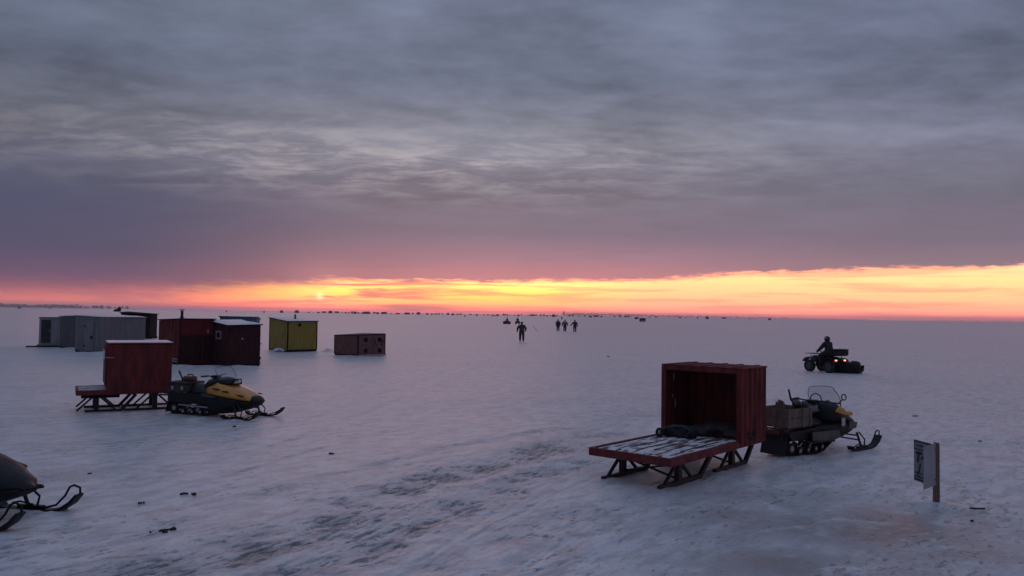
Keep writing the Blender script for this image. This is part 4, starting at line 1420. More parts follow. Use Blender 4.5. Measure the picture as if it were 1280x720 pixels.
RIDE = dict(pel=(-.22, 0, .98), sp=(-.20, 0, 1.16), ch=(-.13, 0, 1.36), nk=(-.10, 0, 1.50), hb=(-.08, 0, 1.59), ht=(-.085, 0, 1.68),
            shl=(-.13, .20, 1.42), ell=(.0, .33, 1.20), wrl=(.15, .33, 1.08), shr=(-.13, -.20, 1.42), elr=(.0, -.33, 1.20), wrr=(.15, -.33, 1.08),
            hil=(-.2, .12, .95), knl=(.14, .29, .84), anl=(-.06, .32, .41), tol=(.12, .33, .36),
            hir=(-.2, -.12, .95), knr=(.14, -.29, .84), anr=(-.06, -.32, .41), tor=(.12, -.33, .36))
hQ = R(116)
pQ = on(1032, 465)
QS = .94
qb = quad(pQ, hQ, 'black quad bike with two lit tail lights crossing the snow on the right')
qb.scale = (QS, QS, QS)
rider = person(pQ, hQ, 'dark-clad rider with a pale headband sitting on the quad bike with lit lamps', RIDE, None, ('cloth', 'cloth_trouser'), 'cloth', 'helmet')
rider.scale = (QS, QS, QS)
t = thing('cargo_box', place(pQ, hQ, -.76, 0, .876, QS), hQ, 'black cargo box on the rear rack of the quad bike', 'cargo box')
MB().box((-.28, -.40, 0), (.24, .40, .24)).build('box_body', M['black'], t, bevel=.04)
MB().box((-.29, -.41, .242), (.25, .41, .29)).build('lid', M['black'], t, bevel=.02)
# towed tub sled
pT = at(1055, 466)
hT = R(140)
pT.z = gz(pT)
t = thing('tub_sled', pT, hT, 'black plastic tub sled towed behind the quad bike', 'tub sled')
t.scale = (.85, .9, 1)
tub = MB()
out, inn = [], []
secs = []
for (x, w, z0, z1) in ((-.95, .34, .10, .38), (-.80, .42, .03, .36), (-.4, .46, .0, .34), (.3, .46, .0, .36), (.75, .40, .06, .44), (1.0, .26, .22, .50)):
    secs.append((x, w, z0, z1))
vs, fs = [], []
for (x, w, z0, z1) in secs:
    vs += [(x, -w - .06, z1), (x, -w, z1), (x, -w * .9, z0 + .03), (x, w * .9, z0 + .03), (x, w, z1), (x, w + .06, z1), (x, w * .92, z0), (x, -w * .92, z0)]
for i in range(len(secs) - 1):
    for k in range(8):
        l = (k + 1) % 8
        fs.append((i * 8 + k, i * 8 + l, i * 8 + 8 + l, i * 8 + 8 + k))
fs += [tuple(range(8))[::-1], tuple(len(secs) * 8 - 8 + k for k in range(8))]
tub.add(vs, fs).build('tub', M['black'], t, bevel=.008)
MB().tube([(.98, -.1, .36), (1.35, 0, .36), (.98, .1, .36)], .018).build('tow_bar', M['steel'], t)
for y in (-.3, .3):
    MB().prism([(-.85, -.01), (.7, -.01), (.7, .03), (-.85, .03)], y - .03, y + .03).build('runner', M['black'], t)
t2 = MB().blob((.25, 0, .26), (.55, .38, .20), 41, .22).build('brown_duffel', M['duffel'])
t2.location, t2.rotation_euler = pT + Vector((0, 0, .05)), (0, 0, hT)
t2.scale = (.85, .9, 1)
tag(t2, 'greyish brown duffel lying in the front of the towed tub sled', 'duffel')
t3 = MB().blob((-.55, 0, .28), (.36, .40, .24), 43, .15).build('black_bag', M['cloth'])
t3.location, t3.rotation_euler = pT + Vector((0, 0, .05)), (0, 0, hT)
t3.scale = (.85, .9, 1)
tag(t3, 'bulky black bag at the back of the towed tub sled', 'bag')

# two distant riders
for px, py, dh, lb, lq in ((633.5, 405.2, 150, 'far-off rider on a quad bike, left one of the distant pair', 'far-off quad bike under the left rider of the distant pair'),
                           (647, 405.0, 80, 'far-off rider on a quad bike, right one of the distant pair', 'far-off quad bike under the right rider, beyond the lone walker')):
    p = on(px, py)
    q = dup(qb, p, R(dh), lq, 'distant quad bikes', skip=('tail_light',))
    person(p, R(dh), lb, RIDE, 'distant riders', ('cloth', 'cloth_trouser'), 'cloth', 'helmet').scale = (QS, QS, QS)
# thin leaning pole stuck in the snow
a_, b_ = on(672, 414.5), on(672, 414.5) + Vector((-.75, 0.2, .95))
o = MB().tube([(0, 0, -.05), tuple(b_ - a_)], [.03, .02]).build('leaning_pole', M['post_wood'])
o.location = a_
tag(o, 'thin pole leaning left in the snow between the lone walker and the trio', 'pole')


# ------------------------------------------------------------------ sign on its stake
pS = at(1170, 632)
pS.z = gz(pS) - .05
t = thing('stake_sign', pS, 0, 'pair of sign boards on a rough wooden stake in the snow', 'sign')
MB().hexa([(-.035, -.03, -.05), (.04, -.03, -.05), (.04, .03, -.05), (-.035, .03, -.05), (-.022, -.03, .845), (.038, -.03, .84), (.038, .03, .84), (-.022, .03, .845)]).build('stake', M['post_wood'], t, bevel=.006)
fb = Matrix.Rotation(math.atan2(.42, -.05), 4, 'Z')     # rear board direction
nb = Matrix.Rotation(math.atan2(-.30, -.31), 4, 'Z')    # front board direction
ink = MB().box((.0, -.004, .26), (.40, .004, .83))
# frame of the heading, heavy band at the foot
for (x0, x1, z0, z1) in ((.005, .395, .805, .825), (.005, .395, .70, .715), (.378, .395, .716, .804), (.005, .02, .716, .804), (.01, .39, .275, .30)):
    ink.box((x0, .0045, z0), (x1, .0065, z1), 1)
rnd = random.Random(3)
for row, (z, hgt) in enumerate(((.745, .035), (.315, .04), (.37, .025))):
    x = .04
    while x < .35:
        w = rnd.uniform(.012, .035)
        ink.box((x, .0045, z), (x + w, .0062, z + hgt * rnd.uniform(.6, 1)), 1)
        x += w + rnd.uniform(.006, .016)
o = ink.build('printed_board', [M['board_white'], M['ink']], t)
o.matrix_local = Matrix.Translation((-.03, .034, -.012)) @ fb


def lettering(txt, size, loc, parent, shear=.25, bold=.011):
    cu = bpy.data.curves.new('lettering', 'FONT')
    cu.body = txt
    cu.size = size
    cu.shear = shear
    cu.offset = bold
    cu.extrude = .0012
    tmp = bpy.data.objects.new('lettering', cu)
    COL.objects.link(tmp)
    dg = bpy.context.evaluated_depsgraph_get()
    me = bpy.data.meshes.new_from_object(tmp.evaluated_get(dg))
    bpy.data.objects.remove(tmp)
    me.materials.clear()
    me.materials.append(M['ink'])
    ob = bpy.data.objects.new('lettering', me)
    COL.objects.link(ob)
    ob.parent = parent
    # text faces +y of the board, reading from the outer edge towards the post
    ob.matrix_local = Matrix.Translation(loc) @ Matrix.Rotation(math.pi, 4, 'Z') @ Matrix.Rotation(R(90), 4, 'X')
    return ob


lettering('Te', .20, (.375, .0055, .53), o)
lettering('J', .15, (.30, .0055, .405), o)
o = MB().box((.0, -.004, .275), (.44, .004, .835)).build('blank_board', M['board_grey'], t)
o.matrix_local = Matrix.Translation((-.026, -.036, 0)) @ nb
MB().cyl((.03, .0045, .76), (.03, .012, .76), .008, 8).cyl((.03, .0045, .36), (.03, .012, .36), .008, 8).build('screw', M['steel'], o)

# ------------------------------------------------------------------ scraps lying on the snow
def scrap(px, py, parts, label, name='wood_scrap', cat='debris'):
    p = on(px, py, -.012)
    m = MB()
    for (x, y, l, w, h, a, tilt) in parts:
        rot = Matrix.Rotation(R(a), 3, 'Z') @ Matrix.Rotation(R(tilt), 3, 'Y')
        x, y, l, w, h = x * .7, y * .7, l * .75, w * .75, h * .7
        m.hexa([rot @ Vector(q) + Vector((x, y, 0)) for q in ((-l * .5, -w * .3, -.01), (l * .35, -w * .5, -.01), (l * .5, w * .2, -.01), (-l * .4, w * .5, -.01), (-l * .42, -w * .2, h), (l * .3, -w * .35, h * .6), (l * .45, w * .1, h * .8), (-l * .3, w * .4, h * .5))])
    o = m.build(name, M['debris'])
    o.location = p
    tag(o, label, cat, 'scraps lying on the snow')


scrap(205, 664, [(0, 0, .15, .07, .02, 12, -4), (.08, .10, .12, .035, .02, 48, -14), (.14, .02, .10, .03, .025, 30, -20), (.07, -.12, .09, .04, .02, -8, 0), (-.16, -.13, .03, .03, .02, 20, 0)], 'largest broken dark scrap of wood, on the snow at the lower left')
scrap(228, 619, [(0, 0, .10, .04, .025, 25, -8), (.07, .03, .07, .03, .02, -10, 0)], 'small dark scrap, left piece of the two above the largest scrap')
scrap(243, 619.5, [(0, 0, .07, .06, .04, 60, -20), (-.04, .05, .08, .02, .02, 5, 0)], 'small dark scrap, right piece of the two above the largest scrap')
scrap(175, 630.5, [(0, 0, .07, .03, .02, 10, 0), (.06, .02, .04, .03, .025, -20, 0)], 'tiny dark scrap on the snow to the left of the other scraps')
scrap(1222, 636.5, [(0, 0, .17, .05, .012, -10, -2), (-.10, .03, .09, .035, .012, 12, 3), (.11, .01, .09, .03, .012, 4, -3)], 'flat dark strip lying on the snow to the right of the stake sign')
scrap(1215, 652, [(0, 0, .06, .04, .02, 15, 0)], 'tiny dark scrap below the flat strip beside the stake sign')
scrap(1143, 520.5, [(0, 0, .16, .07, .02, 8, 0), (.12, .03, .08, .05, .015, -10, 0)], 'dark scrap on the snow between the quad bike and the stake sign')
scrap(1225, 552, [(0, 0, .12, .06, .015, -5, 0)], 'dark scrap on the snow above the stake sign to its right')
scrap(413, 569, [(0, 0, .08, .05, .03, 15, 0), (.07, 0, .05, .04, .02, -25, 0)], 'tiny dark scrap on the snow, midway between the two red box sleds')
scrap(760, 446, [(0, 0, .16, .12, .06, 8, 0), (.1, .03, .1, .08, .04, -10, 0)], 'dark lump on the snow beyond the open red box', 'dark_lump', 'lump')
scrap(293, 533.5, [(0, 0, .10, .05, .03, 10, 0)], 'tiny dark scrap on the snow below the yellow-hooded snowmobile')
scrap(111, 592, [(0, 0, .06, .02, .012, 40, -6), (.03, .03, .04, .02, .01, 10, 0)], 'small dark scrap on the snow above the black ski tip')

# ------------------------------------------------------------------ far huts on the ice
def far_mesh(kind):
    m = MB()
    if kind == 0:
        m.box((-1.1, -1, 0), (1.1, 1, 1.9)).hexa([(-1.2, -1.1, 1.9), (1.2, -1.1, 1.9), (1.2, 1.1, 1.9), (-1.2, 1.1, 1.9), (-1.2, -1.1, 2.1), (1.2, -1.1, 2.0), (1.2, 1.1, 2.0), (-1.2, 1.1, 2.1)]).cyl((.5, .4, 2.0), (.5, .4, 2.5), .08, 8)
    elif kind == 1:
        m.prism([(-1.5, 0), (1.5, 0), (1.5, 1.7), (0, 2.4), (-1.5, 1.7)], -1.2, 1.2).cyl((-.7, .3, 2.0), (-.7, .3, 2.7), .08, 8)
    elif kind == 2:   # dome tent
        m.add(*(lambda n=10: ([(1.3 * math.cos(2 * math.pi * k / n), 1.3 * math.sin(2 * math.pi * k / n), 0) for k in range(n)] + [(1.1 * math.cos(2 * math.pi * k / n), 1.1 * math.sin(2 * math.pi * k / n), 1.2) for k in range(n)] + [(0, 0, 1.9)],
              [(k, (k + 1) % n, n + (k + 1) % n, n + k) for k in range(n)] + [(n + k, n + (k + 1) % n, 2 * n) for k in range(n)]))())
    elif kind == 3:   # long low cabin
        m.box((-2.6, -1.1, .2), (2.6, 1.1, 1.8)).hexa([(-2.7, -1.2, 1.8), (2.7, -1.2, 1.8), (2.7, 1.2, 1.8), (-2.7, 1.2, 1.8), (-2.6, -1.1, 2.0), (2.6, -1.1, 2.1), (2.6, 1.1, 2.1), (-2.6, 1.1, 2.0)]).box((-2.4, -.9, 0), (2.4, .9, .199))
    return m


FARM = [far_mesh(k).build('far_hut_model', M['maroon'] if k in (0, 3) else M['black_wood']) for k in range(4)]
FK = ['small boxy hut', 'gabled hut', 'domed tent shelter', 'long low hut']
far = [(195, 386.6, 3), (207, 386.7, 0), (214, 387.0, 3), (235, 386.6, 0), (255, 387.6, 3), (265, 387.6, 3), (398, 391.6, 2), (413, 391.8, 1), (432, 391.9, 0), (436, 391.9, 2), (440, 391.9, 0), (448, 392.0, 1), (452.5, 392.2, 2), (458, 392.6, 3), (463, 392.0, 2), (472, 392.8, 0), (480, 392.6, 3), (489, 392.6, 2),
       (509, 393.2, 3), (523, 393.4, 1), (545, 393.4, 3), (549, 393.3, 0), (553, 393.2, 2), (572, 393.7, 3), (576, 393.6, 0), (588, 393.9, 2), (605, 394.2, 0), (610, 394.2, 2), (630, 394.4, 1), (637, 394.5, 2), (643, 394.4, 2), (652, 394.4, 0), (661, 394.5, 0), (669, 394.9, 3), (680, 395.0, 1), (688, 395.3, 0), (696, 395.3, 0), (716, 395.6, 0), (738, 396.9, 1), (782, 396.6, 3), (786, 396.7, 0), (789, 396.5, 2), (832, 396.6, 0), (843, 396.9, 2), (857, 397.4, 1)]
for px in (24, 62, 330, 352, 371, 386, 405, 421, 428, 444, 468, 497, 516, 534, 540, 560, 566, 596, 622, 634, 648, 665, 676, 684, 692, 712, 724, 731, 745, 752, 768, 775, 812, 820, 850, 872, 884, 905, 938, 962):
    far.append((px, 393 + .0148 * (px - 640) + 2.0 + .5 * math.sin(px * 1.7), (px * 7) % 4))
cnt = 0
for i, (px, py, k) in enumerate(far):
    src = FARM[k]
    o = src.copy()
    o.name = 'fishing_hut'
    COL.objects.link(o)
    o.location = at(px, py - .15)
    o.rotation_euler = (0, 0, R((i * 47) % 60 - 30))
    s = 1.45 + .35 * math.sin(i * 2.1)
    o.scale = (s, s, s)
    tag(o, 'far-off dark %s, a speck on the ice near the horizon' % FK[k], 'fishing hut', 'specks of huts along the horizon')
for o in FARM:
    bpy.data.objects.remove(o)
# the few far ones that show a shape
p = on(803, 402.3)
t = thing('fishing_hut', p, R(6), 'dark red hut standing clear of the horizon, right of the trio of walkers', 'fishing hut', 'fishing huts parked on the ice')
MB().box((-1.15, -1, .1), (1.15, 1, 1.55)).build('wall', M['maroon'], t, bevel=.02)
MB().box((-1.22, -1.07, 1.551), (1.22, 1.07, 1.65)).build('roof', M['black_wood'], t, bevel=.02)
MB().box((-.75, -1.03, .45), (.75, -1.001, .75)).build('window', M['frame_white'], t)
p = on(795.5, 398.9)
t = thing('fishing_hut', p, R(20), 'dark hut just up and left of the dark red hut near the horizon', 'fishing hut', 'fishing huts parked on the ice')
MB().prism([(-1.2, 0), (1.2, 0), (1.2, 1.6), (-1.2, 1.9)], -1, 1).build('wall', M['dark_red'], t)
MB().cyl((.4, 0, 1.7), (.4, 0, 2.5), .09, 8).build('stovepipe', M['pipe'], t)
p = on(617, 395.4)
t = thing('pickup_truck', p, R(170), 'far-off pickup truck on the horizon, left of the distant riders', 'truck')
MB().box((-2.6, -.9, .5), (2.6, .9, 1.1)).build('body', M['grey_plastic'], t, bevel=.08)
MB().hexa([(-.6, -.85, 1.1), (1.2, -.85, 1.1), (1.2, .85, 1.1), (-.6, .85, 1.1), (-.3, -.75, 1.85), (.8, -.75, 1.85), (.8, .75, 1.85), (-.3, .75, 1.85)]).build('cab', M['grey_plastic'], t, bevel=.05)
for x in (-1.7, 1.7):
    for y in (-.92, .72):
        MB().cyl((x, y, .38), (x, y + .2, .38), .38, 12).build('wheel', M['rubber'], t)
p = on(283, 390.2)
t = thing('fishing_hut', p, R(15), 'narrow upright far hut on the horizon above the blue hut', 'fishing hut', 'fishing huts parked on the ice')
MB().box((-.7, -.7, 0), (.7, .7, 2.0)).build('wall', M['black_wood'], t)
MB().hexa([(-.8, -.8, 2.0), (.8, -.8, 2.0), (.8, .8, 2.0), (-.8, .8, 2.0), (-.8, -.8, 2.3), (.8, -.8, 2.1), (.8, .8, 2.1), (-.8, .8, 2.3)]).build('roof', M['black_wood'], t)

# ------------------------------------------------------------------ far shore trees
def crown(m, c, w, h, rnd, n):
    for _ in range(n):
        a, q = rnd.uniform(0, 6.28), rnd.random() ** .5
        z = rnd.random()
        rr = w * (1 - abs(z - .45) * 1.1) * q
        p = Vector((c[0] + rr * math.cos(a), c[1] + rr * math.sin(a), c[2] + h * (.22 + .78 * z)))
        s = w * rnd.uniform(.18, .42)
        d1 = Vector((rnd.uniform(-1, 1), rnd.uniform(-1, 1), rnd.uniform(-.7, .7))).normalized() * s
        d2 = Vector((rnd.uniform(-1, 1), rnd.uniform(-1, 1), rnd.uniform(-.2, 1))).normalized() * s
        m.add([p - d1 - d2 * .6, p + d1 - d2 * .5, p + d2], [(0, 1, 2)])
        m.add([p - d1 * .8 + d2 * .2, p + d1 * .4 - d2, p + d1 + d2 * .6], [(0, 1, 2)])


def wood_strip(label, px0, px1, dist, h0, h1, dens=1.0):
    rnd = random.Random(label)
    m = MB()
    n = int((px1 - px0) * dens)
    for k in range(n):
        f = k / max(1, n - 1)
        px = px0 + (px1 - px0) * f + rnd.uniform(-.6, .6)
        d = dist * rnd.uniform(.985, 1.015)
        c = at_d(px, d)
        h = (h0 + (h1 - h0) * f) * rnd.uniform(.6, 1.12)
        w = h * rnd.uniform(.35, .62)
        m.tube([(c.x, c.y, -1), (c.x, c.y, h * .5)], [h * .035, h * .02], 5, 1)
        crown(m, (c.x, c.y, 0), w, h, rnd, 16)
    o = m.build('treeline', [M['far_tree'], M['trunk']], smooth=False)
    tag(o, label, 'treeline', None, 'stuff')


wood_strip('dark far-off wood along the left end of the horizon', -60, 96, 3300, 15, 15, 1.6)
wood_strip('thin low wood along the right half of the far shore', 708, 1085, 4800, 17, 6, 1.4)
wood_strip('faint broken wood at the far right of the horizon', 1168, 1330, 4300, 7, 10, .6)
TREES = [(101, 12, 'wide bare far tree, first clump right of the dark wood'), (108.5, 10, 'second clump right of the dark far wood, low and wide'), (119, 14, 'tall far tree clump, third right of the dark wood'), (126, 13, 'rounded far tree clump, fourth right of the dark wood'), (135, 11, 'low far tree clump, fifth right of the dark wood'), (146, 7, 'lowest small far tree clump near the end of the row'), (156, 12, 'last wide tree clump at the right end of the far row'), (705.5, 17, 'spindly far tree on the horizon above the trio of walkers')]
for i, (px, h, lb) in enumerate(TREES):
    rnd = random.Random(i + 50)
    c = at_d(px, 2900)
    t = thing('tree', c, 0, lb, 'tree', 'trees at the end of the far wood' if i < 7 else None)
    m = MB()
    for k in range(3):
        crown(m, (rnd.uniform(-9, 9) if i != 7 else rnd.uniform(-3, 3), 0, 0), h * (.55 if i != 7 else .3), h * rnd.uniform(.7, 1.05), rnd, 26)
    m.build('crown', M['far_tree'], t, smooth=False)
    m = MB().tube([(0, 0, -1), (.2, 0, h * .4), (0, .2, h * .8)], [.5, .35, .12], 6)
    for k in range(4):
        m.tube([(0, 0, h * .35), (rnd.uniform(-4, 4), rnd.uniform(-2, 2), h * .75)], [.22, .08], 5)
    m.build('trunk', M['trunk'], t)

# ------------------------------------------------------------------ air
hz_ = MB().box((-9600, -9600, -3), (9600, 9600, 34)).build('haze', [], smooth=False)
hm, nt, b = new_mat('cold_air')
nt.nodes.remove(b)
pv = nt.nodes.new('ShaderNodeVolumePrincipled')
pv.inputs['Color'].default_value = (0.86, 0.83, 0.88, 1)
pv.inputs['Density'].default_value = 0.00016
pv.inputs['Anisotropy'].default_value = 0.55
nt.links.new(pv.outputs[0], nt.nodes['Material Output'].inputs['Volume'])
hz_.data.materials.append(hm)
tag(hz_, 'thin cold haze lying over the frozen lake', 'haze', None, 'stuff')

# ------------------------------------------------------------------ world: sunrise under a cloud deck
SUN_AZ, SUN_EL = math.atan((400 - 640) / 1000.0), R(1.05)
sun_dir = Vector((math.sin(SUN_AZ) * math.cos(SUN_EL), math.cos(SUN_AZ) * math.cos(SUN_EL), math.sin(SUN_EL)))
world = bpy.data.worlds.new('World')
scn.world = world
world.use_nodes = True
nt = world.node_tree
bg = nt.nodes['Background']
tc = nt.nodes.new('ShaderNodeTexCoord').outputs['Generated']
nv = nt.nodes.new('ShaderNodeVectorMath')
nv.operation = 'NORMALIZE'
nt.links.new(tc, nv.inputs[0])
dirv = nv.outputs[0]
sx = nt.nodes.new('ShaderNodeSeparateXYZ')
nt.links.new(dirv, sx.inputs[0])
X, Y, Z = sx.outputs
az = nmath(nt, 'ARCTAN2', X, Y)
el = nmath(nt, 'MAXIMUM', Z, 0.0)
# cloud-plane coordinates
den = nmath(nt, 'ADD', el, 0.11)
cx_, cy_ = nmath(nt, 'DIVIDE', X, den), nmath(nt, 'DIVIDE', Y, den)
cv = nt.nodes.new('ShaderNodeCombineXYZ')
nt.links.new(cx_, cv.inputs[0])
nt.links.new(cy_, cv.inputs[1])
cv = cv.outputs[0]
big = nnoise(nt, nmap(nt, cv, (.75, .85, 1), (0, 0, R(-18)), (1.3, .4, 0)), 1.0, 3, 0.5, 0.5)
mid = nnoise(nt, nmap(nt, cv, (2.0, 2.5, 1), (0, 0, R(-24)), (4.1, 2.2, 0)), 1.0, 7, 0.6, 0.3)
wisp = nnoise(nt, nmap(nt, cv, (2.9, 5.2, 1), (0, 0, R(-14)), (2.0, 7.0, 0)), 1.0, 8, 0.66, 0.3)
# low direction-space noise for the ragged lower edge of the deck
ev = nt.nodes.new('ShaderNodeCombineXYZ')
nt.links.new(nmath(nt, 'MULTIPLY', az, 1.0), ev.inputs[0])
nt.links.new(nmath(nt, 'MULTIPLY', el, 5.0), ev.inputs[1])
ev = ev.outputs[0]
rag = nnoise(nt, ev, 9.0, 8, 0.6, 0.4)
rag2 = nnoise(nt, nmap(nt, ev, (1, 1.6, 1)), 42.0, 6, 0.7, 0.2)
azn = nrange(nt, az, -0.75, 0.75, 0, 1, False)


def azp(px):
    return (math.atan((px - 640) / 1000.0) + .75) / 1.5


# colour of the deck underside by elevation, at three bearings
E = lambda y: y / 1000.0


def deck(stops):
    return nramp(nt, nrange(nt, el, 0, 0.5, 0, 1, False), [(min(1, p / .5), lin(c)) for p, c in stops])


left = deck([(.0, (190, 100, 108)), (.02, (144, 94, 110)), (.04, (106, 84, 110)), (.065, (82, 80, 107)), (.12, (77, 82, 109)), (.20, (106, 108, 122)), (.28, (98, 107, 128)), (.42, (107, 116, 133)), (.5, (102, 111, 131))])
cent = deck([(.0, (236, 140, 130)), (.046, (206, 136, 140)), (.07, (168, 126, 140)), (.10, (134, 116, 132)), (.15, (128, 120, 134)), (.21, (132, 132, 145)), (.28, (112, 119, 139)), (.36, (108, 116, 138)), (.5, (99, 110, 134))])
right = deck([(.0, (215, 150, 130)), (.06, (148, 122, 132)), (.09, (126, 112, 128)), (.15, (114, 112, 128)), (.22, (115, 118, 138)), (.3, (108, 115, 138)), (.5, (100, 110, 134))])
wl = nrange(nt, azn, azp(120), azp(640), 0, 1)
wr = nrange(nt, azn, azp(700), azp(1250), 0, 1)
dk = nmix(nt, wr, nmix(nt, wl, left, cent), right)
# light and dark in the deck
hi = nrange(nt, el, .10, .20)
lum = nmath(nt, 'ADD', nmath(nt, 'MULTIPLY', nmath(nt, 'SUBTRACT', big, .5), 0.95), nmath(nt, 'MULTIPLY', nmath(nt, 'SUBTRACT', mid, .5), 0.85))
lum = nmath(nt, 'ADD', lum, nmath(nt, 'MULTIPLY', nmath(nt, 'SUBTRACT', wisp, .5), 0.42))
mot = nnoise(nt, nmap(nt, cv, (7.0, 9.5, 1), (0, 0, R(-20)), (5, 2, 0)), 1.0, 6, 0.6, 0.3)
lum = nmath(nt, 'ADD', lum, nmath(nt, 'MULTIPLY', nmath(nt, 'SUBTRACT', mot, .5), 0.38))
lum = nmath(nt, 'MULTIPLY', lum, nmath(nt, 'ADD', nmath(nt, 'MULTIPLY', hi, .85), .15))
lum = nmath(nt, 'ADD', 1.0, nmath(nt, 'MULTIPLY', lum, 1.1))
lum = nmath(nt, 'MAXIMUM', lum, .35)
lc = nt.nodes.new('ShaderNodeCombineColor')
for i in range(3):
    nt.links.new(lum, lc.inputs[i])
dk = nmix(nt, 1.0, dk, lc.outputs[0], 'MULTIPLY')
# paler torn band of thin cloud
gb = nmath(nt, 'DIVIDE', nmath(nt, 'SUBTRACT', el, .185), .036)
gb = nmath(nt, 'EXPONENT', nmath(nt, 'MULTIPLY', nmath(nt, 'MULTIPLY', gb, gb), -1))
ga = nmath(nt, 'DIVIDE', nmath(nt, 'ADD', az, .13), .33)
ga = nmath(nt, 'EXPONENT', nmath(nt, 'MULTIPLY', nmath(nt, 'MULTIPLY', ga, ga), -1))
pk_ = nmath(nt, 'MULTIPLY', nmath(nt, 'MULTIPLY', gb, ga), nrange(nt, wisp, .42, .66))
dk = nmix(nt, nmath(nt, 'MULTIPLY', pk_, .75), dk, lin((184, 176, 180)))
# the open strip under the deck
hgt = nramp(nt, azn, [(azp(-40), .19), (azp(120), .225), (azp(230), .26), (azp(330), .31), (azp(420), .385), (azp(640), .415), (azp(840), .47), (azp(950), .56), (azp(1100), .585), (azp(1300), .61)], 'LINEAR')
hgt = nmath(nt, 'MULTIPLY', hgt, .1)
wav = nmath(nt, 'MULTIPLY', nmath(nt, 'SUBTRACT', rag2, .5), .017)
e2 = nmath(nt, 'ADD', el, nmath(nt, 'ADD', nmath(nt, 'MULTIPLY', nmath(nt, 'SUBTRACT', rag, .5), .012), wav))
soft = nramp(nt, azn, [(azp(0), .26), (azp(300), .20), (azp(520), .055), (azp(700), .06), (azp(900), .05), (azp(1250), .05)])
soft = nmath(nt, 'MULTIPLY', soft, .1)
opn = nmath(nt, 'SUBTRACT', 1.0, nrange(nt, e2, nmath(nt, 'SUBTRACT', hgt, soft), nmath(nt, 'ADD', hgt, nmath(nt, 'MULTIPLY', soft, .5))))


def strip(stops):
    return nramp(nt, nrange(nt, el, 0, 0.08, 0, 1, False), [(p / .08, lin(c)) for p, c in stops])


sl = strip([(.0, (150, 92, 118)), (.004, (214, 100, 110)), (.009, (250, 140, 114)), (.015, (240, 132, 118)), (.026, (206, 114, 120))])
sm = strip([(.0, (240, 142, 134)), (.008, (254, 170, 126)), (.018, (255, 208, 108)), (.028, (255, 236, 110)), (.042, (255, 246, 150)), (.06, (255, 226, 150))])
sr = strip([(.0, (222, 150, 140)), (.008, (246, 172, 142)), (.022, (255, 192, 140)), (.045, (255, 214, 146)), (.065, (255, 222, 164))])


def brighter(c, f):
    # the sunlit strip is brighter, in the red above all, than a picture can show
    n = nt.nodes.new('ShaderNodeVectorMath')
    n.operation = 'MULTIPLY'
    nt.links.new(c, n.inputs[0])
    n.inputs[1].default_value = f
    return n.outputs[0]


sl = brighter(sl, (1.25, 1.15, 1.15))
sm = brighter(sm, (3.0, 1.4, 1.3))
sr = brighter(sr, (2.6, 1.35, 1.3))
sw1 = nrange(nt, azn, azp(120), azp(470))
sw2 = nrange(nt, azn, azp(620), azp(850))
st = nmix(nt, sw2, nmix(nt, sw1, sl, sm), sr)
# pink streaks of thin cloud lying in the strip
stk = nnoise(nt, nmap(nt, ev, (1, 3.4, 1), (0, 0, 0), (3.3, 1.7, 0)), 5.5, 5, 0.55, 0.5)
stm = nrange(nt, azn, azp(380), azp(760), 1.0, 0.42)
st = nmix(nt, nmath(nt, 'MULTIPLY', nrange(nt, stk, .47, .62), stm), st, lin((238, 134, 126)))
sky = nmix(nt, opn, dk, st)
# sun seen through thin cloud
dp = nt.nodes.new('ShaderNodeVectorMath')
dp.operation = 'DOT_PRODUCT'
nt.links.new(dirv, dp.inputs[0])
dp.inputs[1].default_value = sun_dir
ang = nmath(nt, 'ARCCOSINE', nmath(nt, 'MINIMUM', dp.outputs['Value'], 1.0))


def gauss(sig, amp):
    q = nmath(nt, 'DIVIDE', ang, sig)
    return nmath(nt, 'MULTIPLY', nmath(nt, 'EXPONENT', nmath(nt, 'MULTIPLY', nmath(nt, 'MULTIPLY', q, q), -1)), amp)


def scaled(col, f):
    n = nt.nodes.new('ShaderNodeVectorMath')
    n.operation = 'SCALE'
    n.inputs[0].default_value = col
    nt.links.new(f, n.inputs['Scale'])
    return n.outputs[0]


sky = nmix(nt, 1.0, sky, scaled((1.0, .86, .6), gauss(.0042, .55)), 'ADD')
sky = nmix(nt, 1.0, sky, scaled((1.0, .42, .30), gauss(.045, .10)), 'ADD')
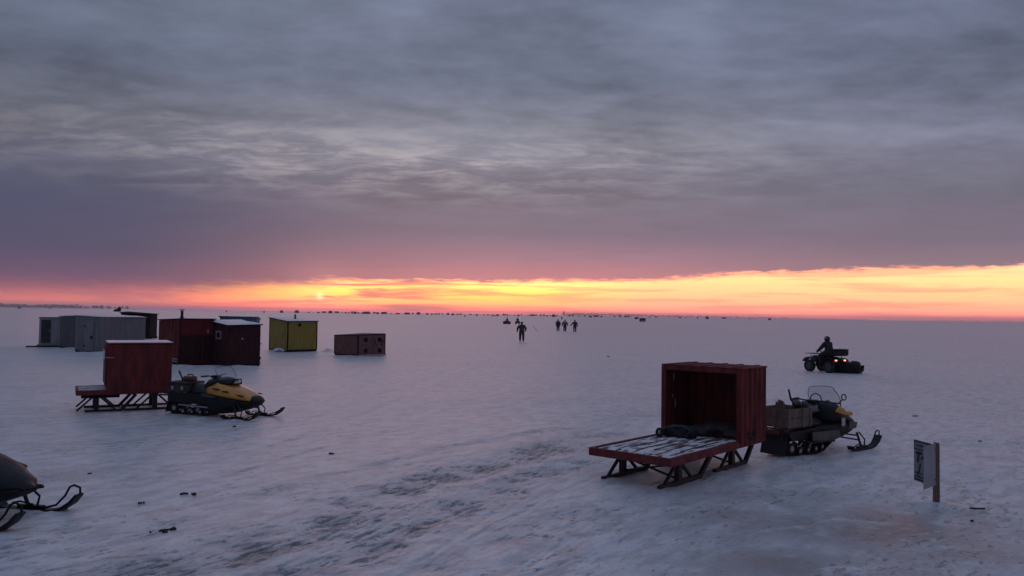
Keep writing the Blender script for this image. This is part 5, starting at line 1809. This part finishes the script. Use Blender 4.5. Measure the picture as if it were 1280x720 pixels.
# away from the sunrise the deck is darker and bluer
back = nrange(nt, nmath(nt, 'ABSOLUTE', az), .75, 2.2)
back = nmath(nt, 'MULTIPLY', back, nmath(nt, 'SUBTRACT', 1.0, nrange(nt, el, .5, 1.0)))
sky = nmix(nt, back, sky, lin((72, 76, 96)))
zen = nrange(nt, el, .36, .85)
sky = nmix(nt, zen, sky, lin((126, 140, 168)))
# clear air above adds a trace of the sun's own sky
ns = nt.nodes.new('ShaderNodeTexSky')
ns.sky_type = 'NISHITA'
ns.sun_disc = False
ns.sun_elevation = SUN_EL
ns.sun_rotation = SUN_AZ
ns.air_density = 1.0
ns.dust_density = 2.0
nsm = nt.nodes.new('ShaderNodeVectorMath')
nsm.operation = 'SCALE'
nt.links.new(ns.outputs[0], nsm.inputs[0])
nsm.inputs['Scale'].default_value = 0.003
sky = nmix(nt, 1.0, sky, nsm.outputs[0], 'ADD')
# below the horizon: dark snow tone (hidden by the ground)
sky = nmix(nt, nrange(nt, Z, -.02, -.001), lin((90, 85, 105)), sky)
nt.links.new(sky, bg.inputs['Color'])
bg.inputs['Strength'].default_value = 1.0

sl_ = bpy.data.lights.new('sun', 'SUN')
sl_.energy = 0.21
sl_.angle = R(36)
sl_.color = (1.0, .5, .44)
so_ = bpy.data.objects.new('sun', sl_)
COL.objects.link(so_)
so_.rotation_euler = (-sun_dir).to_track_quat('-Z', 'Y').to_euler()

# ------------------------------------------------------------------ camera and view
cam = bpy.data.cameras.new('camera')
cam.sensor_width = 36.0
cam.lens = 36.0 * FPX / 1280.0
cam.clip_start = 0.1
cam.clip_end = 30000
co = bpy.data.objects.new('camera', cam)
COL.objects.link(co)
mw = Matrix.Identity(4)
for i in range(3):
    mw[i][0], mw[i][1], mw[i][2] = CR[i], CU[i], -_f[i]
mw[0][3], mw[1][3], mw[2][3] = 0, 0, CAM_H
co.matrix_world = mw
scn.camera = co
vs_ = scn.view_settings
vs_.view_transform = 'Standard'
vs_.look = 'None'
vs_.gamma = 1.0
vs_.exposure = 0.0
vs_.use_curve_mapping = False
scn.cycles.max_bounces = 6
scn.cycles.diffuse_bounces = 3
scn.cycles.volume_bounces = 1
